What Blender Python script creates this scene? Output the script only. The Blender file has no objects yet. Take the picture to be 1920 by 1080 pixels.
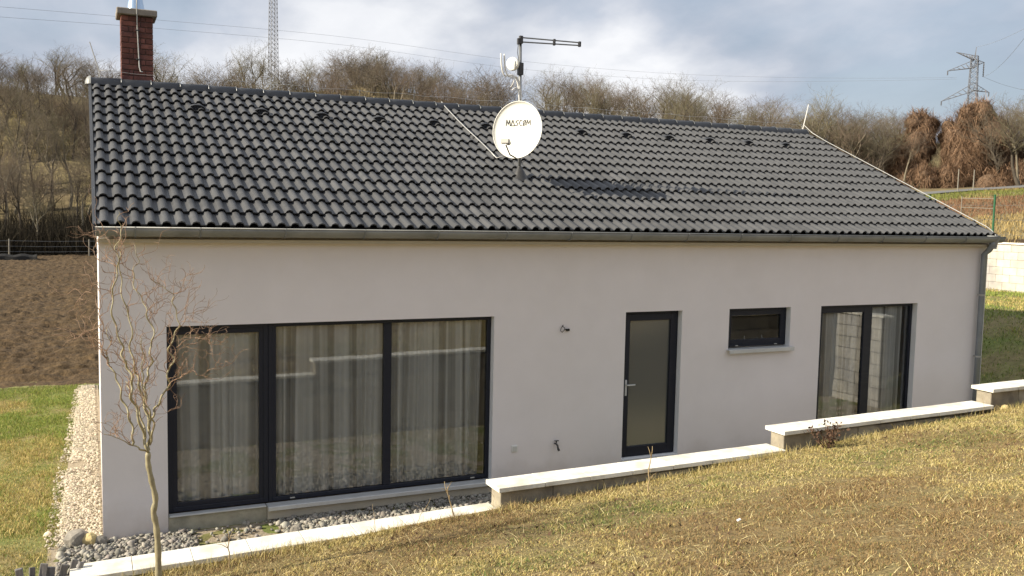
import bpy, math, random
import numpy as np
from mathutils import Vector, Matrix, Euler

random.seed(11)
RNG = np.random.default_rng(11)
R = math.radians
scene = bpy.context.scene
COL = scene.collection

# ------------------------------------------------------------------ camera
FPX = 1714.65                                  # focal length in pixels of a 1920 wide picture
YAW, PITCH, ROLL = R(24.978), R(4.695), R(1.19)
CAM = np.array([-0.1136, -10.9376, 3.746])
cam_d = bpy.data.cameras.new('camera')
cam_d.sensor_width = 36.0
cam_d.lens = FPX / 1920 * 36.0
cam_d.clip_start = 0.05
cam_d.clip_end = 3000
cam = bpy.data.objects.new('camera', cam_d)
COL.objects.link(cam)
_f = np.array([math.sin(YAW) * math.cos(PITCH), math.cos(YAW) * math.cos(PITCH), -math.sin(PITCH)])
_r0 = np.array([math.cos(YAW), -math.sin(YAW), 0.0])
_u0 = np.cross(_r0, _f)
_r = _r0 * math.cos(ROLL) + _u0 * math.sin(ROLL)
_u = -_r0 * math.sin(ROLL) + _u0 * math.cos(ROLL)
cam.matrix_world = Matrix(((_r[0], _u[0], -_f[0], CAM[0]), (_r[1], _u[1], -_f[1], CAM[1]),
                           (_r[2], _u[2], -_f[2], CAM[2]), (0, 0, 0, 1)))
scene.camera = cam

# ------------------------------------------------------------------ light
SUN_EL, SUN_A = R(28.5), R(5.0)                # sun low on the left, a touch behind the facade
SUN_DIR = np.array([-math.cos(SUN_EL) * math.cos(SUN_A), math.cos(SUN_EL) * math.sin(SUN_A), math.sin(SUN_EL)])
sd = bpy.data.lights.new('sun', 'SUN')
sd.energy = 4.4
sd.angle = R(0.6)
sd.color = (1.0, 0.90, 0.72)
so = bpy.data.objects.new('sun', sd)
COL.objects.link(so)
so.rotation_euler = Vector(SUN_DIR).to_track_quat('Z', 'Y').to_euler()
so.location = (-20, 2, 20)

world = bpy.data.worlds.new('World')
scene.world = world
world.use_nodes = True
wn, wl = world.node_tree.nodes, world.node_tree.links
wn.clear()
def W(t, **k):
    n = wn.new(t)
    for a, b in k.items():
        setattr(n, a, b)
    return n
w_out = W('ShaderNodeOutputWorld')
sky = W('ShaderNodeTexSky')
sky.sky_type = 'NISHITA'
sky.sun_disc = False
sky.sun_elevation = SUN_EL
sky.sun_rotation = R(270 + 5)
sky.air_density = 1.2
sky.dust_density = 1.5
bg_sky = W('ShaderNodeBackground'); bg_sky.inputs[1].default_value = 0.07
wl.new(sky.outputs[0], bg_sky.inputs[0])
tc = W('ShaderNodeTexCoord')
sep = W('ShaderNodeSeparateXYZ'); wl.new(tc.outputs['Generated'], sep.inputs[0])
zz = W('ShaderNodeMath', operation='ABSOLUTE'); wl.new(sep.outputs[2], zz.inputs[0])
za = W('ShaderNodeMath', operation='ADD'); za.inputs[1].default_value = 0.30; wl.new(zz.outputs[0], za.inputs[0])
dx = W('ShaderNodeMath', operation='DIVIDE'); wl.new(sep.outputs[0], dx.inputs[0]); wl.new(za.outputs[0], dx.inputs[1])
dy = W('ShaderNodeMath', operation='DIVIDE'); wl.new(sep.outputs[1], dy.inputs[0]); wl.new(za.outputs[0], dy.inputs[1])
cmb = W('ShaderNodeCombineXYZ'); wl.new(dx.outputs[0], cmb.inputs[0]); wl.new(dy.outputs[0], cmb.inputs[1])
wm = W('ShaderNodeMapping'); wm.inputs['Location'].default_value = (5.6, 2.3, 0.0); wm.inputs['Scale'].default_value = (1.0, 0.7, 1.0)
wl.new(cmb.outputs[0], wm.inputs[0])
def wnoise(scale, detail, rough, dist=0.0):
    n = W('ShaderNodeTexNoise'); n.inputs['Scale'].default_value = scale; n.inputs['Detail'].default_value = detail
    n.inputs['Roughness'].default_value = rough; n.inputs['Distortion'].default_value = dist
    wl.new(wm.outputs[0], n.inputs['Vector']); return n
n1 = wnoise(1.7, 8, 0.50, 0.1)       # heaps of cloud
n2 = wnoise(3.0, 6, 0.55, 0.2)         # light and shade inside them
def wramp(src, stops):
    r = W('ShaderNodeValToRGB'); wl.new(src, r.inputs[0]); e = r.color_ramp.elements
    e[0].position, e[0].color = stops[0][0], (*stops[0][1], 1)
    e[1].position, e[1].color = stops[-1][0], (*stops[-1][1], 1)
    for p, c in stops[1:-1]:
        x = e.new(p); x.color = (*c, 1)
    return r
cov = wramp(n1.outputs['Fac'], [(0.34, (0.75, 0.75, 0.75)), (0.50, (1, 1, 1))])
shade = wramp(n1.outputs['Fac'], [(0.40, (0.265, 0.305, 0.37)), (0.48, (0.325, 0.355, 0.41)), (0.53, (0.40, 0.42, 0.46)), (0.60, (0.52, 0.53, 0.55))])
sh2 = wramp(n2.outputs['Fac'], [(0.35, (0.86, 0.87, 0.89)), (0.65, (1.06, 1.05, 1.04))])
mul = W('ShaderNodeMix', data_type='RGBA', blend_type='MULTIPLY'); mul.inputs[0].default_value = 1.0
wl.new(shade.outputs[0], mul.inputs[6]); wl.new(sh2.outputs[0], mul.inputs[7])
bg_cl = W('ShaderNodeBackground'); bg_cl.inputs[1].default_value = 0.92
wl.new(mul.outputs[2], bg_cl.inputs[0])
mx = W('ShaderNodeMixShader')
wl.new(cov.outputs[0], mx.inputs[0]); wl.new(bg_sky.outputs[0], mx.inputs[1]); wl.new(bg_cl.outputs[0], mx.inputs[2])
wl.new(mx.outputs[0], w_out.inputs[0])

vs = scene.view_settings
vs.view_transform = 'Standard'; vs.look = 'None'; vs.exposure = 0.97; vs.gamma = 1.0; vs.use_curve_mapping = False
scene.cycles.use_denoising = True
scene.cycles.max_bounces = 7
scene.cycles.transparent_max_bounces = 12
scene.cycles.caustics_reflective = False
scene.cycles.caustics_refractive = False

# ------------------------------------------------------------------ small maths
def ss(a, b, x):
    t = np.clip((np.asarray(x, float) - a) / (b - a), 0, 1)
    return t * t * (3 - 2 * t)
def vnoise(x, y, seed=0):
    x = np.asarray(x, float); y = np.asarray(y, float)
    xi = np.floor(x).astype(np.int64); yi = np.floor(y).astype(np.int64)
    fx = x - xi; fy = y - yi
    fx = fx * fx * (3 - 2 * fx); fy = fy * fy * (3 - 2 * fy)
    def h(a, b):
        n = (a * 374761393 + b * 668265263 + seed * 1442695041) & 0x7fffffff
        n = ((n ^ (n >> 13)) * 1274126177) & 0x7fffffff
        return ((n ^ (n >> 16)) & 0xffff) / 65535.0
    return (h(xi, yi) * (1 - fx) + h(xi + 1, yi) * fx) * (1 - fy) + (h(xi, yi + 1) * (1 - fx) + h(xi + 1, yi + 1) * fx) * fy
def fbm(x, y, seed=0, o=4):
    s, a, t = 0.0, 0.5, 0.0
    for i in range(o):
        s = s + a * vnoise(np.asarray(x) * 2 ** i + 17.3 * i, np.asarray(y) * 2 ** i - 9.1 * i, seed + i); t += a; a *= 0.5
    return s / t
def project(P):
    d = np.asarray(P, float) - CAM
    z = d @ _f
    zs = np.where(np.abs(z) < 1e-6, 1e-6, z)
    return np.stack([960 + FPX * (d @ _r) / zs, 540 - FPX * (d @ _u) / zs], -1), z
def ray(x, y):
    return _f + _r * (x - 960) / FPX + _u * (540 - y) / FPX
def on_y(x, y, Y):
    d = ray(x, y); return CAM + d * (Y - CAM[1]) / d[1]
def at_range(x, rng):
    """ground position at a horizontal distance along the column of a picture x"""
    d = ray(x, 430.0); h = math.hypot(d[0], d[1])
    return CAM[0] + d[0] / h * rng, CAM[1] + d[1] / h * rng
def z_at(x, y, rng):
    d = ray(x, y); h = math.hypot(d[0], d[1])
    return CAM[2] + d[2] / h * rng

# ------------------------------------------------------------------ materials
MATS = {}
def pm(name, base, rough=0.8, var=0.12, scale=6.0, bump=0.0, bscale=60.0, spec=0.3, metal=0.0, attr=None, rand=0.0,
       tint=None, tscale=1.5, stretch=None, extra=None):
    """procedural surface: world-space noise colour variation, bump, per-object variation"""
    m = bpy.data.materials.new(name); m.use_nodes = True
    nt = m.node_tree; N, L = nt.nodes, nt.links
    b = N['Principled BSDF']
    b.inputs['Roughness'].default_value = rough
    b.inputs['Metallic'].default_value = metal
    b.inputs['Specular IOR Level'].default_value = spec
    geo = N.new('ShaderNodeNewGeometry')
    vec = geo.outputs['Position']
    if stretch:
        mp = N.new('ShaderNodeMapping'); mp.inputs['Scale'].default_value = stretch
        L.new(vec, mp.inputs[0]); vec2 = mp.outputs[0]
    else:
        vec2 = vec
    def noise(sc, det=5, v=None, ro=0.6):
        n = N.new('ShaderNodeTexNoise'); n.inputs['Scale'].default_value = sc; n.inputs['Detail'].default_value = det
        n.inputs['Roughness'].default_value = ro
        L.new(v if v is not None else vec2, n.inputs['Vector']); return n.outputs['Fac']
    if attr:
        a = N.new('ShaderNodeAttribute'); a.attribute_name = attr; col = a.outputs['Color']
    else:
        rgb = N.new('ShaderNodeRGB'); rgb.outputs[0].default_value = (*base, 1); col = rgb.outputs[0]
    if tint is not None:
        mr = N.new('ShaderNodeMapRange'); mr.inputs[1].default_value = 0.42; mr.inputs[2].default_value = 0.62
        L.new(noise(tscale, 6), mr.inputs[0])
        mi = N.new('ShaderNodeMix'); mi.data_type = 'RGBA'
        L.new(mr.outputs[0], mi.inputs[0]); L.new(col, mi.inputs[6]); mi.inputs[7].default_value = (*tint, 1); col = mi.outputs[2]
    if var > 0:
        mr = N.new('ShaderNodeMapRange'); mr.inputs[1].default_value = 0.3; mr.inputs[2].default_value = 0.7
        mr.inputs[3].default_value = 1 - var; mr.inputs[4].default_value = 1 + var
        L.new(noise(scale), mr.inputs[0])
        vm = N.new('ShaderNodeVectorMath'); vm.operation = 'SCALE'
        L.new(col, vm.inputs[0]); L.new(mr.outputs[0], vm.inputs['Scale']); col = vm.outputs[0]
    if rand > 0:
        oi = N.new('ShaderNodeObjectInfo')
        mr = N.new('ShaderNodeMapRange'); mr.inputs[3].default_value = 1 - rand; mr.inputs[4].default_value = 1 + rand
        L.new(oi.outputs['Random'], mr.inputs[0])
        vm = N.new('ShaderNodeVectorMath'); vm.operation = 'SCALE'
        L.new(col, vm.inputs[0]); L.new(mr.outputs[0], vm.inputs['Scale']); col = vm.outputs[0]
    L.new(col, b.inputs['Base Color'])
    if bump > 0:
        bn = N.new('ShaderNodeBump'); bn.inputs['Strength'].default_value = 1.0; bn.inputs['Distance'].default_value = bump
        L.new(noise(bscale, 4), bn.inputs['Height']); L.new(bn.outputs[0], b.inputs['Normal'])
    if extra:
        extra(N, L, b, noise, vec)
    MATS[name] = m
    return m

def emis_free_glass(name, refl=2.0, tintc=(0.955, 0.975, 0.975)):
    m = bpy.data.materials.new(name); m.use_nodes = True
    N, L = m.node_tree.nodes, m.node_tree.links; N.clear()
    o = N.new('ShaderNodeOutputMaterial'); t = N.new('ShaderNodeBsdfTransparent'); t.inputs[0].default_value = (*tintc, 1)
    g = N.new('ShaderNodeBsdfGlossy'); g.inputs['Roughness'].default_value = 0.004; g.inputs[0].default_value = (0.95, 0.97, 1.0, 1)
    geo = N.new('ShaderNodeNewGeometry')
    wv = N.new('ShaderNodeTexNoise'); wv.inputs['Scale'].default_value = 1.1; wv.inputs['Detail'].default_value = 1
    L.new(geo.outputs['Position'], wv.inputs['Vector'])
    bn = N.new('ShaderNodeBump'); bn.inputs['Distance'].default_value = 0.0025; L.new(wv.outputs['Fac'], bn.inputs['Height'])
    L.new(bn.outputs[0], g.inputs['Normal'])
    fr = N.new('ShaderNodeFresnel'); fr.inputs[0].default_value = 1.5
    mu = N.new('ShaderNodeMath'); mu.operation = 'MULTIPLY'; mu.inputs[1].default_value = refl; mu.use_clamp = True
    L.new(fr.outputs[0], mu.inputs[0])
    mxs = N.new('ShaderNodeMixShader'); L.new(mu.outputs[0], mxs.inputs[0]); L.new(t.outputs[0], mxs.inputs[1]); L.new(g.outputs[0], mxs.inputs[2])
    L.new(mxs.outputs[0], o.inputs[0]); MATS[name] = m
    return m

def plaster_extra(N, L, b, noise, vec):
    # splashed, soiled foot of the wall: a stain with a ragged upper edge
    sp = N.new('ShaderNodeSeparateXYZ'); L.new(vec, sp.inputs[0])
    ad = N.new('ShaderNodeMath'); ad.operation = 'MULTIPLY_ADD'; ad.inputs[1].default_value = -0.75; L.new(noise(2.3, 6), ad.inputs[0]); L.new(sp.outputs[2], ad.inputs[2])
    mr = N.new('ShaderNodeMapRange'); mr.inputs[1].default_value = -0.42; mr.inputs[2].default_value = 0.05; mr.inputs[3].default_value = 0.45; mr.inputs[4].default_value = 0.0
    L.new(ad.outputs[0], mr.inputs[0])
    src = b.inputs['Base Color'].links[0].from_socket
    mi = N.new('ShaderNodeMix'); mi.data_type = 'RGBA'; L.new(mr.outputs[0], mi.inputs[0]); L.new(src, mi.inputs[6]); mi.inputs[7].default_value = (0.40, 0.34, 0.27, 1)
    L.new(mi.outputs[2], b.inputs['Base Color'])

M_PLASTER = pm('plaster', (0.765, 0.725, 0.73), rough=0.92, var=0.022, scale=2.2, bump=0.005, bscale=130, spec=0.15,
               tint=(0.745, 0.705, 0.705), tscale=0.8, extra=plaster_extra)
M_REVEAL = pm('reveal_plaster', (0.80, 0.81, 0.82), rough=0.9, var=0.05, scale=3, bump=0.002, bscale=200, spec=0.15)
M_TILE = pm('roof_tile_concrete', (0.074, 0.075, 0.078), rough=0.55, var=0.14, scale=3.2, bump=0.0012, bscale=180, spec=0.4, rand=0.18,
            tint=(0.062, 0.063, 0.066), tscale=6.0)
M_RIDGE = pm('ridge_tile_concrete', (0.052, 0.055, 0.062), rough=0.5, var=0.12, scale=5, bump=0.001, bscale=120, spec=0.4, rand=0.1)
M_DECK = pm('roof_deck_board', (0.03, 0.03, 0.032), rough=0.9)
M_ZINC = pm('zinc_sheet', (0.25, 0.257, 0.255), rough=0.5, var=0.14, scale=2.2, spec=0.45, metal=0.1, tint=(0.20, 0.207, 0.205), tscale=2.0, rand=0.05)
M_ZINCPIPE = pm('zinc_pipe', (0.24, 0.265, 0.29), rough=0.45, var=0.15, scale=3, spec=0.5, metal=0.45)
M_FRAME = pm('anthracite_frame', (0.007, 0.0095, 0.020), rough=0.5, var=0.1, scale=20, spec=0.4)
M_GASKET = pm('glazing_bead', (0.02, 0.02, 0.022), rough=0.6, var=0.05)
M_GLASS = emis_free_glass('window_glass', 2.8)
M_SILL = pm('sill_metal', (0.55, 0.56, 0.56), rough=0.45, var=0.08, scale=6, spec=0.45, metal=0.2)
M_CONC = pm('concrete_plinth', (0.40, 0.37, 0.29), rough=0.92, var=0.14, scale=9, bump=0.003, bscale=70, tint=(0.29, 0.28, 0.22), tscale=4)
M_BASE = pm('base_render', (0.50, 0.45, 0.36), rough=0.9, var=0.06, scale=5, bump=0.002, bscale=120)
M_INT = pm('room_plaster', (0.74, 0.72, 0.69), rough=0.95, var=0.03)
M_FLOOR = pm('room_floor', (0.32, 0.24, 0.16), rough=0.5, var=0.2, scale=6)
M_BRICK = pm('chimney_brick', (0.165, 0.068, 0.053), rough=0.85, var=0.28, scale=9, bump=0.003, bscale=90, rand=0.28, tint=(0.115, 0.052, 0.047), tscale=5)
M_MORTAR = pm('chimney_mortar', (0.09, 0.06, 0.055), rough=0.95, var=0.2)
M_CHCAP = pm('chimney_cap_concrete', (0.25, 0.225, 0.20), rough=0.9, var=0.2, scale=8, bump=0.003, bscale=60)
M_STEEL = pm('bright_steel', (0.42, 0.55, 0.72), rough=0.3, var=0.05, metal=0.7, spec=0.5)
M_GALV = pm('galvanised_wire', (0.42, 0.42, 0.41), rough=0.4, var=0.1, metal=0.3, spec=0.5)
M_DARKMET = pm('dark_metal', (0.05, 0.05, 0.055), rough=0.5, var=0.1, spec=0.4)
M_DISH = pm('dish_enamel', (0.80, 0.79, 0.73), rough=0.5, var=0.04, scale=5, spec=0.3)
M_WHITEPL = pm('white_plastic', (0.72, 0.71, 0.68), rough=0.5, var=0.04)
M_LNB = pm('converter_plastic', (0.42, 0.41, 0.38), rough=0.5, var=0.05)
M_INK = pm('lettering_black', (0.02, 0.02, 0.02), rough=0.6, var=0.0)
M_RUBBER = pm('rubber_boot', (0.035, 0.035, 0.037), rough=0.45, var=0.15, scale=12, spec=0.5)
M_MAST = pm('mast_steel', (0.22, 0.23, 0.24), rough=0.45, var=0.12, metal=0.5, scale=10)
M_BLOCK = pm('concrete_block', (0.36, 0.32, 0.245), rough=0.93, var=0.13, scale=8, bump=0.004, bscale=80, rand=0.12, tint=(0.22, 0.19, 0.15), tscale=3)
M_BLOCKL = pm('pale_concrete_block', (0.52, 0.49, 0.43), rough=0.93, var=0.12, scale=4, bump=0.004, bscale=60, rand=0.10, tint=(0.36, 0.34, 0.32), tscale=1.1)
M_COPE = pm('white_coping', (0.78, 0.76, 0.69), rough=0.85, var=0.09, scale=4, bump=0.0015, bscale=90, rand=0.04, tint=(0.60, 0.56, 0.47), tscale=4.5)
M_CORE = pm('wall_core_concrete', (0.26, 0.24, 0.20), rough=0.95, var=0.1)
M_LAWN = pm('lawn_soil', (0.20, 0.145, 0.068), rough=0.95, var=0.5, scale=38, bump=0.014, bscale=60, tint=(0.195, 0.155, 0.068), tscale=1.4)
M_GRASS = pm('grass_blade', (0.3, 0.24, 0.1), rough=0.7, var=0.0, attr='Col', spec=0.2)
M_YARD = pm('yard_soil', (0.20, 0.165, 0.075), rough=0.95, var=0.3, scale=8, bump=0.01, bscale=30, tint=(0.14, 0.165, 0.045), tscale=0.8)
M_GRAVEL = pm('gravel_bed_fines', (0.33, 0.275, 0.20), rough=0.95, var=0.3, scale=22, bump=0.015, bscale=40, tint=(0.30, 0.25, 0.18), tscale=2.0)
M_STONE = pm('gravel_stone', (0.5, 0.46, 0.4), rough=0.9, var=0.12, scale=30, attr='Col', bump=0.002, bscale=120)
M_ROCK = pm('grey_boulder', (0.24, 0.22, 0.19), rough=0.9, var=0.25, scale=14, bump=0.008, bscale=40)
M_ROCKY = pm('ochre_rock', (0.50, 0.40, 0.20), rough=0.9, var=0.2, scale=14, bump=0.006, bscale=50)
M_FIELD = pm('ploughed_soil', (0.084, 0.055, 0.027), rough=0.97, var=0.5, scale=6.0, bump=0.05, bscale=11, tint=(0.078, 0.050, 0.025), tscale=0.7)
M_HILL = pm('hill_litter', (0.165, 0.128, 0.072), rough=0.97, var=0.35, scale=0.9, bump=0.06, bscale=2.2, tint=(0.20, 0.165, 0.075), tscale=0.11)
M_ROAD = pm('road_asphalt', (0.16, 0.16, 0.16), rough=0.9, var=0.12, scale=1.0)
M_BRUSH = pm('brush_stems', (0.15, 0.1, 0.06), rough=0.9, var=0.0, attr='Col', spec=0.1)
M_BARKP = pm('pale_bark', (0.21, 0.18, 0.13), rough=0.85, var=0.25, scale=3, rand=0.18)
M_BARK = pm('wood_bark', (0.088, 0.072, 0.055), rough=0.9, var=0.25, scale=2, rand=0.25)
M_TWIG = pm('wood_twigs', (0.165, 0.138, 0.105), rough=0.9, var=0.2, scale=0.7, rand=0.28, spec=0.1)
M_TWIGR = pm('reddish_twigs', (0.175, 0.135, 0.102), rough=0.9, var=0.2, scale=0.7, rand=0.2, spec=0.1)
M_TWIGG = pm('lichen_twigs', (0.180, 0.162, 0.105), rough=0.9, var=0.2, scale=0.7, rand=0.2, spec=0.1)
M_VINE = pm('dry_vine', (0.26, 0.14, 0.07), rough=0.95, var=0.0, attr='Col', spec=0.05)
M_VINEC = pm('vine_mass', (0.125, 0.082, 0.054), rough=0.97, var=0.4, scale=1.6, bump=0.15, bscale=3.0)
M_WILLOW = pm('willow_bark', (0.30, 0.265, 0.165), rough=0.6, var=0.28, scale=16, bump=0.002, bscale=60, spec=0.3)
M_WTWIG = pm('willow_twig', (0.27, 0.17, 0.11), rough=0.55, var=0.3, scale=5, spec=0.35)
M_POST = pm('weathered_post', (0.22, 0.20, 0.165), rough=0.9, var=0.2, scale=6, stretch=(3, 3, 0.4))
M_GREEN = pm('green_coated_steel', (0.02, 0.10, 0.045), rough=0.5, var=0.05)
M_LATT = pm('pylon_steel', (0.17, 0.175, 0.195), rough=0.6, var=0.1, metal=0.2)
M_WIRE = pm('line_cable', (0.26, 0.28, 0.31), rough=0.6, var=0.0)
M_SLAT = pm('weathered_timber', (0.17, 0.16, 0.155), rough=0.9, var=0.3, scale=14, bump=0.002, bscale=60, rand=0.3, stretch=(4, 4, 0.6))
M_STALK = pm('dry_stalk', (0.36, 0.27, 0.15), rough=0.8, var=0.2, scale=12)
M_LEAFD = pm('dry_leaf', (0.09, 0.05, 0.03), rough=0.8, var=0.3, scale=15)
M_BLACKSTRIP = pm('strip_black', (0.015, 0.014, 0.013), rough=0.7, var=0.2, scale=3)
M_PEACH = pm('dried_plume', (0.62, 0.40, 0.22), rough=0.85, var=0.15, scale=12)
M_POT = pm('pale_pot', (0.48, 0.40, 0.36), rough=0.7, var=0.1)
M_BOTTLE = pm('bottle_plastic', (0.6, 0.6, 0.58), rough=0.4, var=0.05)

def curtain_mat():
    m = bpy.data.materials.new('sheer_curtain'); m.use_nodes = True
    N, L = m.node_tree.nodes, m.node_tree.links; N.clear()
    o = N.new('ShaderNodeOutputMaterial')
    d = N.new('ShaderNodeBsdfDiffuse'); d.inputs[0].default_value = (0.95, 0.955, 0.94, 1)
    tl = N.new('ShaderNodeBsdfTranslucent'); tl.inputs[0].default_value = (0.75, 0.74, 0.70, 1)
    tr = N.new('ShaderNodeBsdfTransparent')
    m1 = N.new('ShaderNodeMixShader'); m1.inputs[0].default_value = 0.12
    L.new(d.outputs[0], m1.inputs[1]); L.new(tl.outputs[0], m1.inputs[2])
    a = N.new('ShaderNodeAttribute'); a.attribute_name = 'Col'
    m2 = N.new('ShaderNodeMixShader'); L.new(a.outputs['Fac'], m2.inputs[0])
    L.new(tr.outputs[0], m2.inputs[1]); L.new(m1.outputs[0], m2.inputs[2]); L.new(m2.outputs[0], o.inputs[0])
    return m
M_CURTAIN = curtain_mat()
def frosted_mat():
    m = bpy.data.materials.new('frosted_glass'); m.use_nodes = True
    N, L = m.node_tree.nodes, m.node_tree.links
    b = N['Principled BSDF']
    b.inputs['Base Color'].default_value = (0.075, 0.083, 0.083, 1); b.inputs['Roughness'].default_value = 0.17
    b.inputs['Specular IOR Level'].default_value = 1.0; b.inputs['IOR'].default_value = 1.75
    geo = N.new('ShaderNodeNewGeometry'); n = N.new('ShaderNodeTexNoise'); n.inputs['Scale'].default_value = 90
    L.new(geo.outputs['Position'], n.inputs['Vector'])
    bn = N.new('ShaderNodeBump'); bn.inputs['Distance'].default_value = 0.001; L.new(n.outputs['Fac'], bn.inputs['Height'])
    L.new(bn.outputs[0], b.inputs['Normal'])
    return m
M_FROST = frosted_mat()

# ------------------------------------------------------------------ objects
WLOC = {}
def mesh_data(name, V, F, mat=None, smooth=False, col=None):
    me = bpy.data.meshes.new(name)
    V = np.asarray(V, np.float32).reshape(-1, 3)
    if isinstance(F, np.ndarray):
        n, k = F.shape
        me.vertices.add(len(V)); me.vertices.foreach_set('co', V.ravel())
        me.loops.add(n * k); me.loops.foreach_set('vertex_index', F.astype(np.int32).ravel())
        me.polygons.add(n); me.polygons.foreach_set('loop_start', np.arange(0, n * k, k, dtype=np.int32))
        try:
            me.polygons.foreach_set('loop_total', np.full(n, k, np.int32))
        except Exception:
            pass
        me.update(calc_edges=True)
    else:
        me.from_pydata(V.tolist(), [], F); me.update()
    if smooth:
        me.polygons.foreach_set('use_smooth', np.ones(len(me.polygons), bool))
    if col is not None:
        a = me.attributes.new('Col', 'FLOAT_COLOR', 'POINT')
        c = np.ones((len(V), 4), np.float32); c[:, :3] = np.asarray(col, np.float32).reshape(-1, 3) if np.ndim(col) == 2 else np.asarray(col)[:, None]
        a.data.foreach_set('color', c.ravel())
    if mat:
        me.materials.append(mat)
    return me
def link(name, data, parent=None, loc=(0, 0, 0)):
    o = bpy.data.objects.new(name, data); COL.objects.link(o)
    loc = Vector(loc)
    o.parent = parent
    o.location = loc - (WLOC[parent.name] if parent else Vector((0, 0, 0)))
    WLOC[o.name] = loc
    return o
def thing(name, label, cat, loc=(0, 0, 0), group=None):
    o = link(name, None, None, loc); o.empty_display_size = 0.2
    return tag(o, label, cat, group)
def tag(o, label=None, cat=None, group=None, kind=None):
    if label: o['label'] = label
    if cat: o['category'] = cat
    if group: o['group'] = group
    if kind: o['kind'] = kind
    return o

class MB:
    def __init__(s): s.V = []; s.F = []
    def add(s, V, F):
        o = len(s.V); s.V += [tuple(v) for v in V]; s.F += [tuple(i + o for i in f) for f in F]; return s
    def box(s, x0, x1, y0, y1, z0, z1):
        return s.add([(x0, y0, z0), (x1, y0, z0), (x1, y1, z0), (x0, y1, z0), (x0, y0, z1), (x1, y0, z1), (x1, y1, z1), (x0, y1, z1)],
                     [(0, 3, 2, 1), (4, 5, 6, 7), (0, 1, 5, 4), (1, 2, 6, 5), (2, 3, 7, 6), (3, 0, 4, 7)])
    def cbox(s, x0, x1, y0, y1, z0, z1, c=0.006, jit=0.0):
        V, F = chamfer_box((x1 - x0) / 2, (y1 - y0) / 2, (z1 - z0) / 2, c, jit)
        V = V + np.array([(x0 + x1) / 2, (y0 + y1) / 2, (z0 + z1) / 2]); return s.add(V, F)
    def tube(s, pts, rad, n=6, caps=True):
        V, F = tube_geo(pts, rad, n, caps); return s.add(V, F)
    def obj(s, name, mat, parent=None, smooth=False, loc=(0, 0, 0)):
        return link(name, mesh_data(name, np.array(s.V), s.F, mat, smooth), parent, loc)

def chamfer_box(hx, hy, hz, c, jit=0.0):
    h = (hx, hy, hz); V = []; idx = {}
    for sx in (-1, 1):
        for sy in (-1, 1):
            for sz in (-1, 1):
                sg = (sx, sy, sz); j = [random.uniform(-jit, jit) for _ in range(3)]
                for a in range(3):
                    idx[(sx, sy, sz, a)] = len(V)
                    V.append([sg[k] * (h[k] - (0 if k == a else c)) + j[k] for k in range(3)])
    F = []
    def q(f, nrm):
        P = [np.array(V[i]) for i in f]
        n = np.cross(P[1] - P[0], P[2] - P[0])
        F.append(tuple(f) if n @ np.array(nrm, float) > 0 else tuple(reversed(f)))
    for a in range(3):
        b, c2 = (a + 1) % 3, (a + 2) % 3
        for sa in (-1, 1):
            f = []
            for sb, sc in ((-1, -1), (1, -1), (1, 1), (-1, 1)):
                k = [0, 0, 0]; k[a], k[b], k[c2] = sa, sb, sc; f.append(idx[(*k, a)])
            n = [0, 0, 0]; n[a] = sa; q(f, n)
        for sb in (-1, 1):
            for sc in (-1, 1):
                f = []
                for sa, ax in ((-1, b), (1, b), (1, c2), (-1, c2)):
                    k = [0, 0, 0]; k[a], k[b], k[c2] = sa, sb, sc; f.append(idx[(*k, ax)])
                n = [0, 0, 0]; n[b], n[c2] = sb, sc; q(f, n)
    for sx in (-1, 1):
        for sy in (-1, 1):
            for sz in (-1, 1):
                q([idx[(sx, sy, sz, a)] for a in range(3)], (sx, sy, sz))
    return np.array(V), F

def tube_geo(pts, rad, n=6, caps=True):
    P = np.asarray(pts, float); m = len(P)
    rad = np.full(m, rad, float) if np.isscalar(rad) else np.asarray(rad, float)
    T = np.gradient(P, axis=0); T /= np.linalg.norm(T, axis=1)[:, None] + 1e-12
    ref = np.array([0, 0, 1.0]) if abs(T[0, 2]) < 0.9 else np.array([1.0, 0, 0])
    A = np.cross(T[0], ref); A /= np.linalg.norm(A)
    V = []
    for i in range(m):
        A = A - T[i] * (A @ T[i]); A /= np.linalg.norm(A) + 1e-12
        B = np.cross(T[i], A)
        for k in range(n):
            t = 2 * math.pi * k / n
            V.append(P[i] + rad[i] * (A * math.cos(t) + B * math.sin(t)))
    F = []
    for i in range(m - 1):
        for k in range(n):
            a, b = i * n + k, i * n + (k + 1) % n
            F.append((a, b, b + n, a + n))
    if caps:
        F.append(tuple(reversed(range(n)))); F.append(tuple((m - 1) * n + k for k in range(n)))
    return V, F
def lathe(prof, n=24, axis=None):
    """prof: (radius, z) pairs"""
    V, F = [], []
    for r, z in prof:
        for k in range(n):
            t = 2 * math.pi * k / n; V.append((r * math.cos(t), r * math.sin(t), z))
    for i in range(len(prof) - 1):
        for k in range(n):
            a, b = i * n + k, i * n + (k + 1) % n
            F.append((a, b, b + n, a + n))
    return V, F

def grid_mesh(xs, ys, hfun):
    X, Y = np.meshgrid(xs, ys); Z = hfun(X, Y)
    V = np.stack([X, Y, Z], -1).reshape(-1, 3); nx, ny = len(xs), len(ys)
    i, j = np.meshgrid(np.arange(nx - 1), np.arange(ny - 1)); a = (j * nx + i).ravel()
    return V, np.stack([a, a + 1, a + 1 + nx, a + nx], -1)

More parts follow.
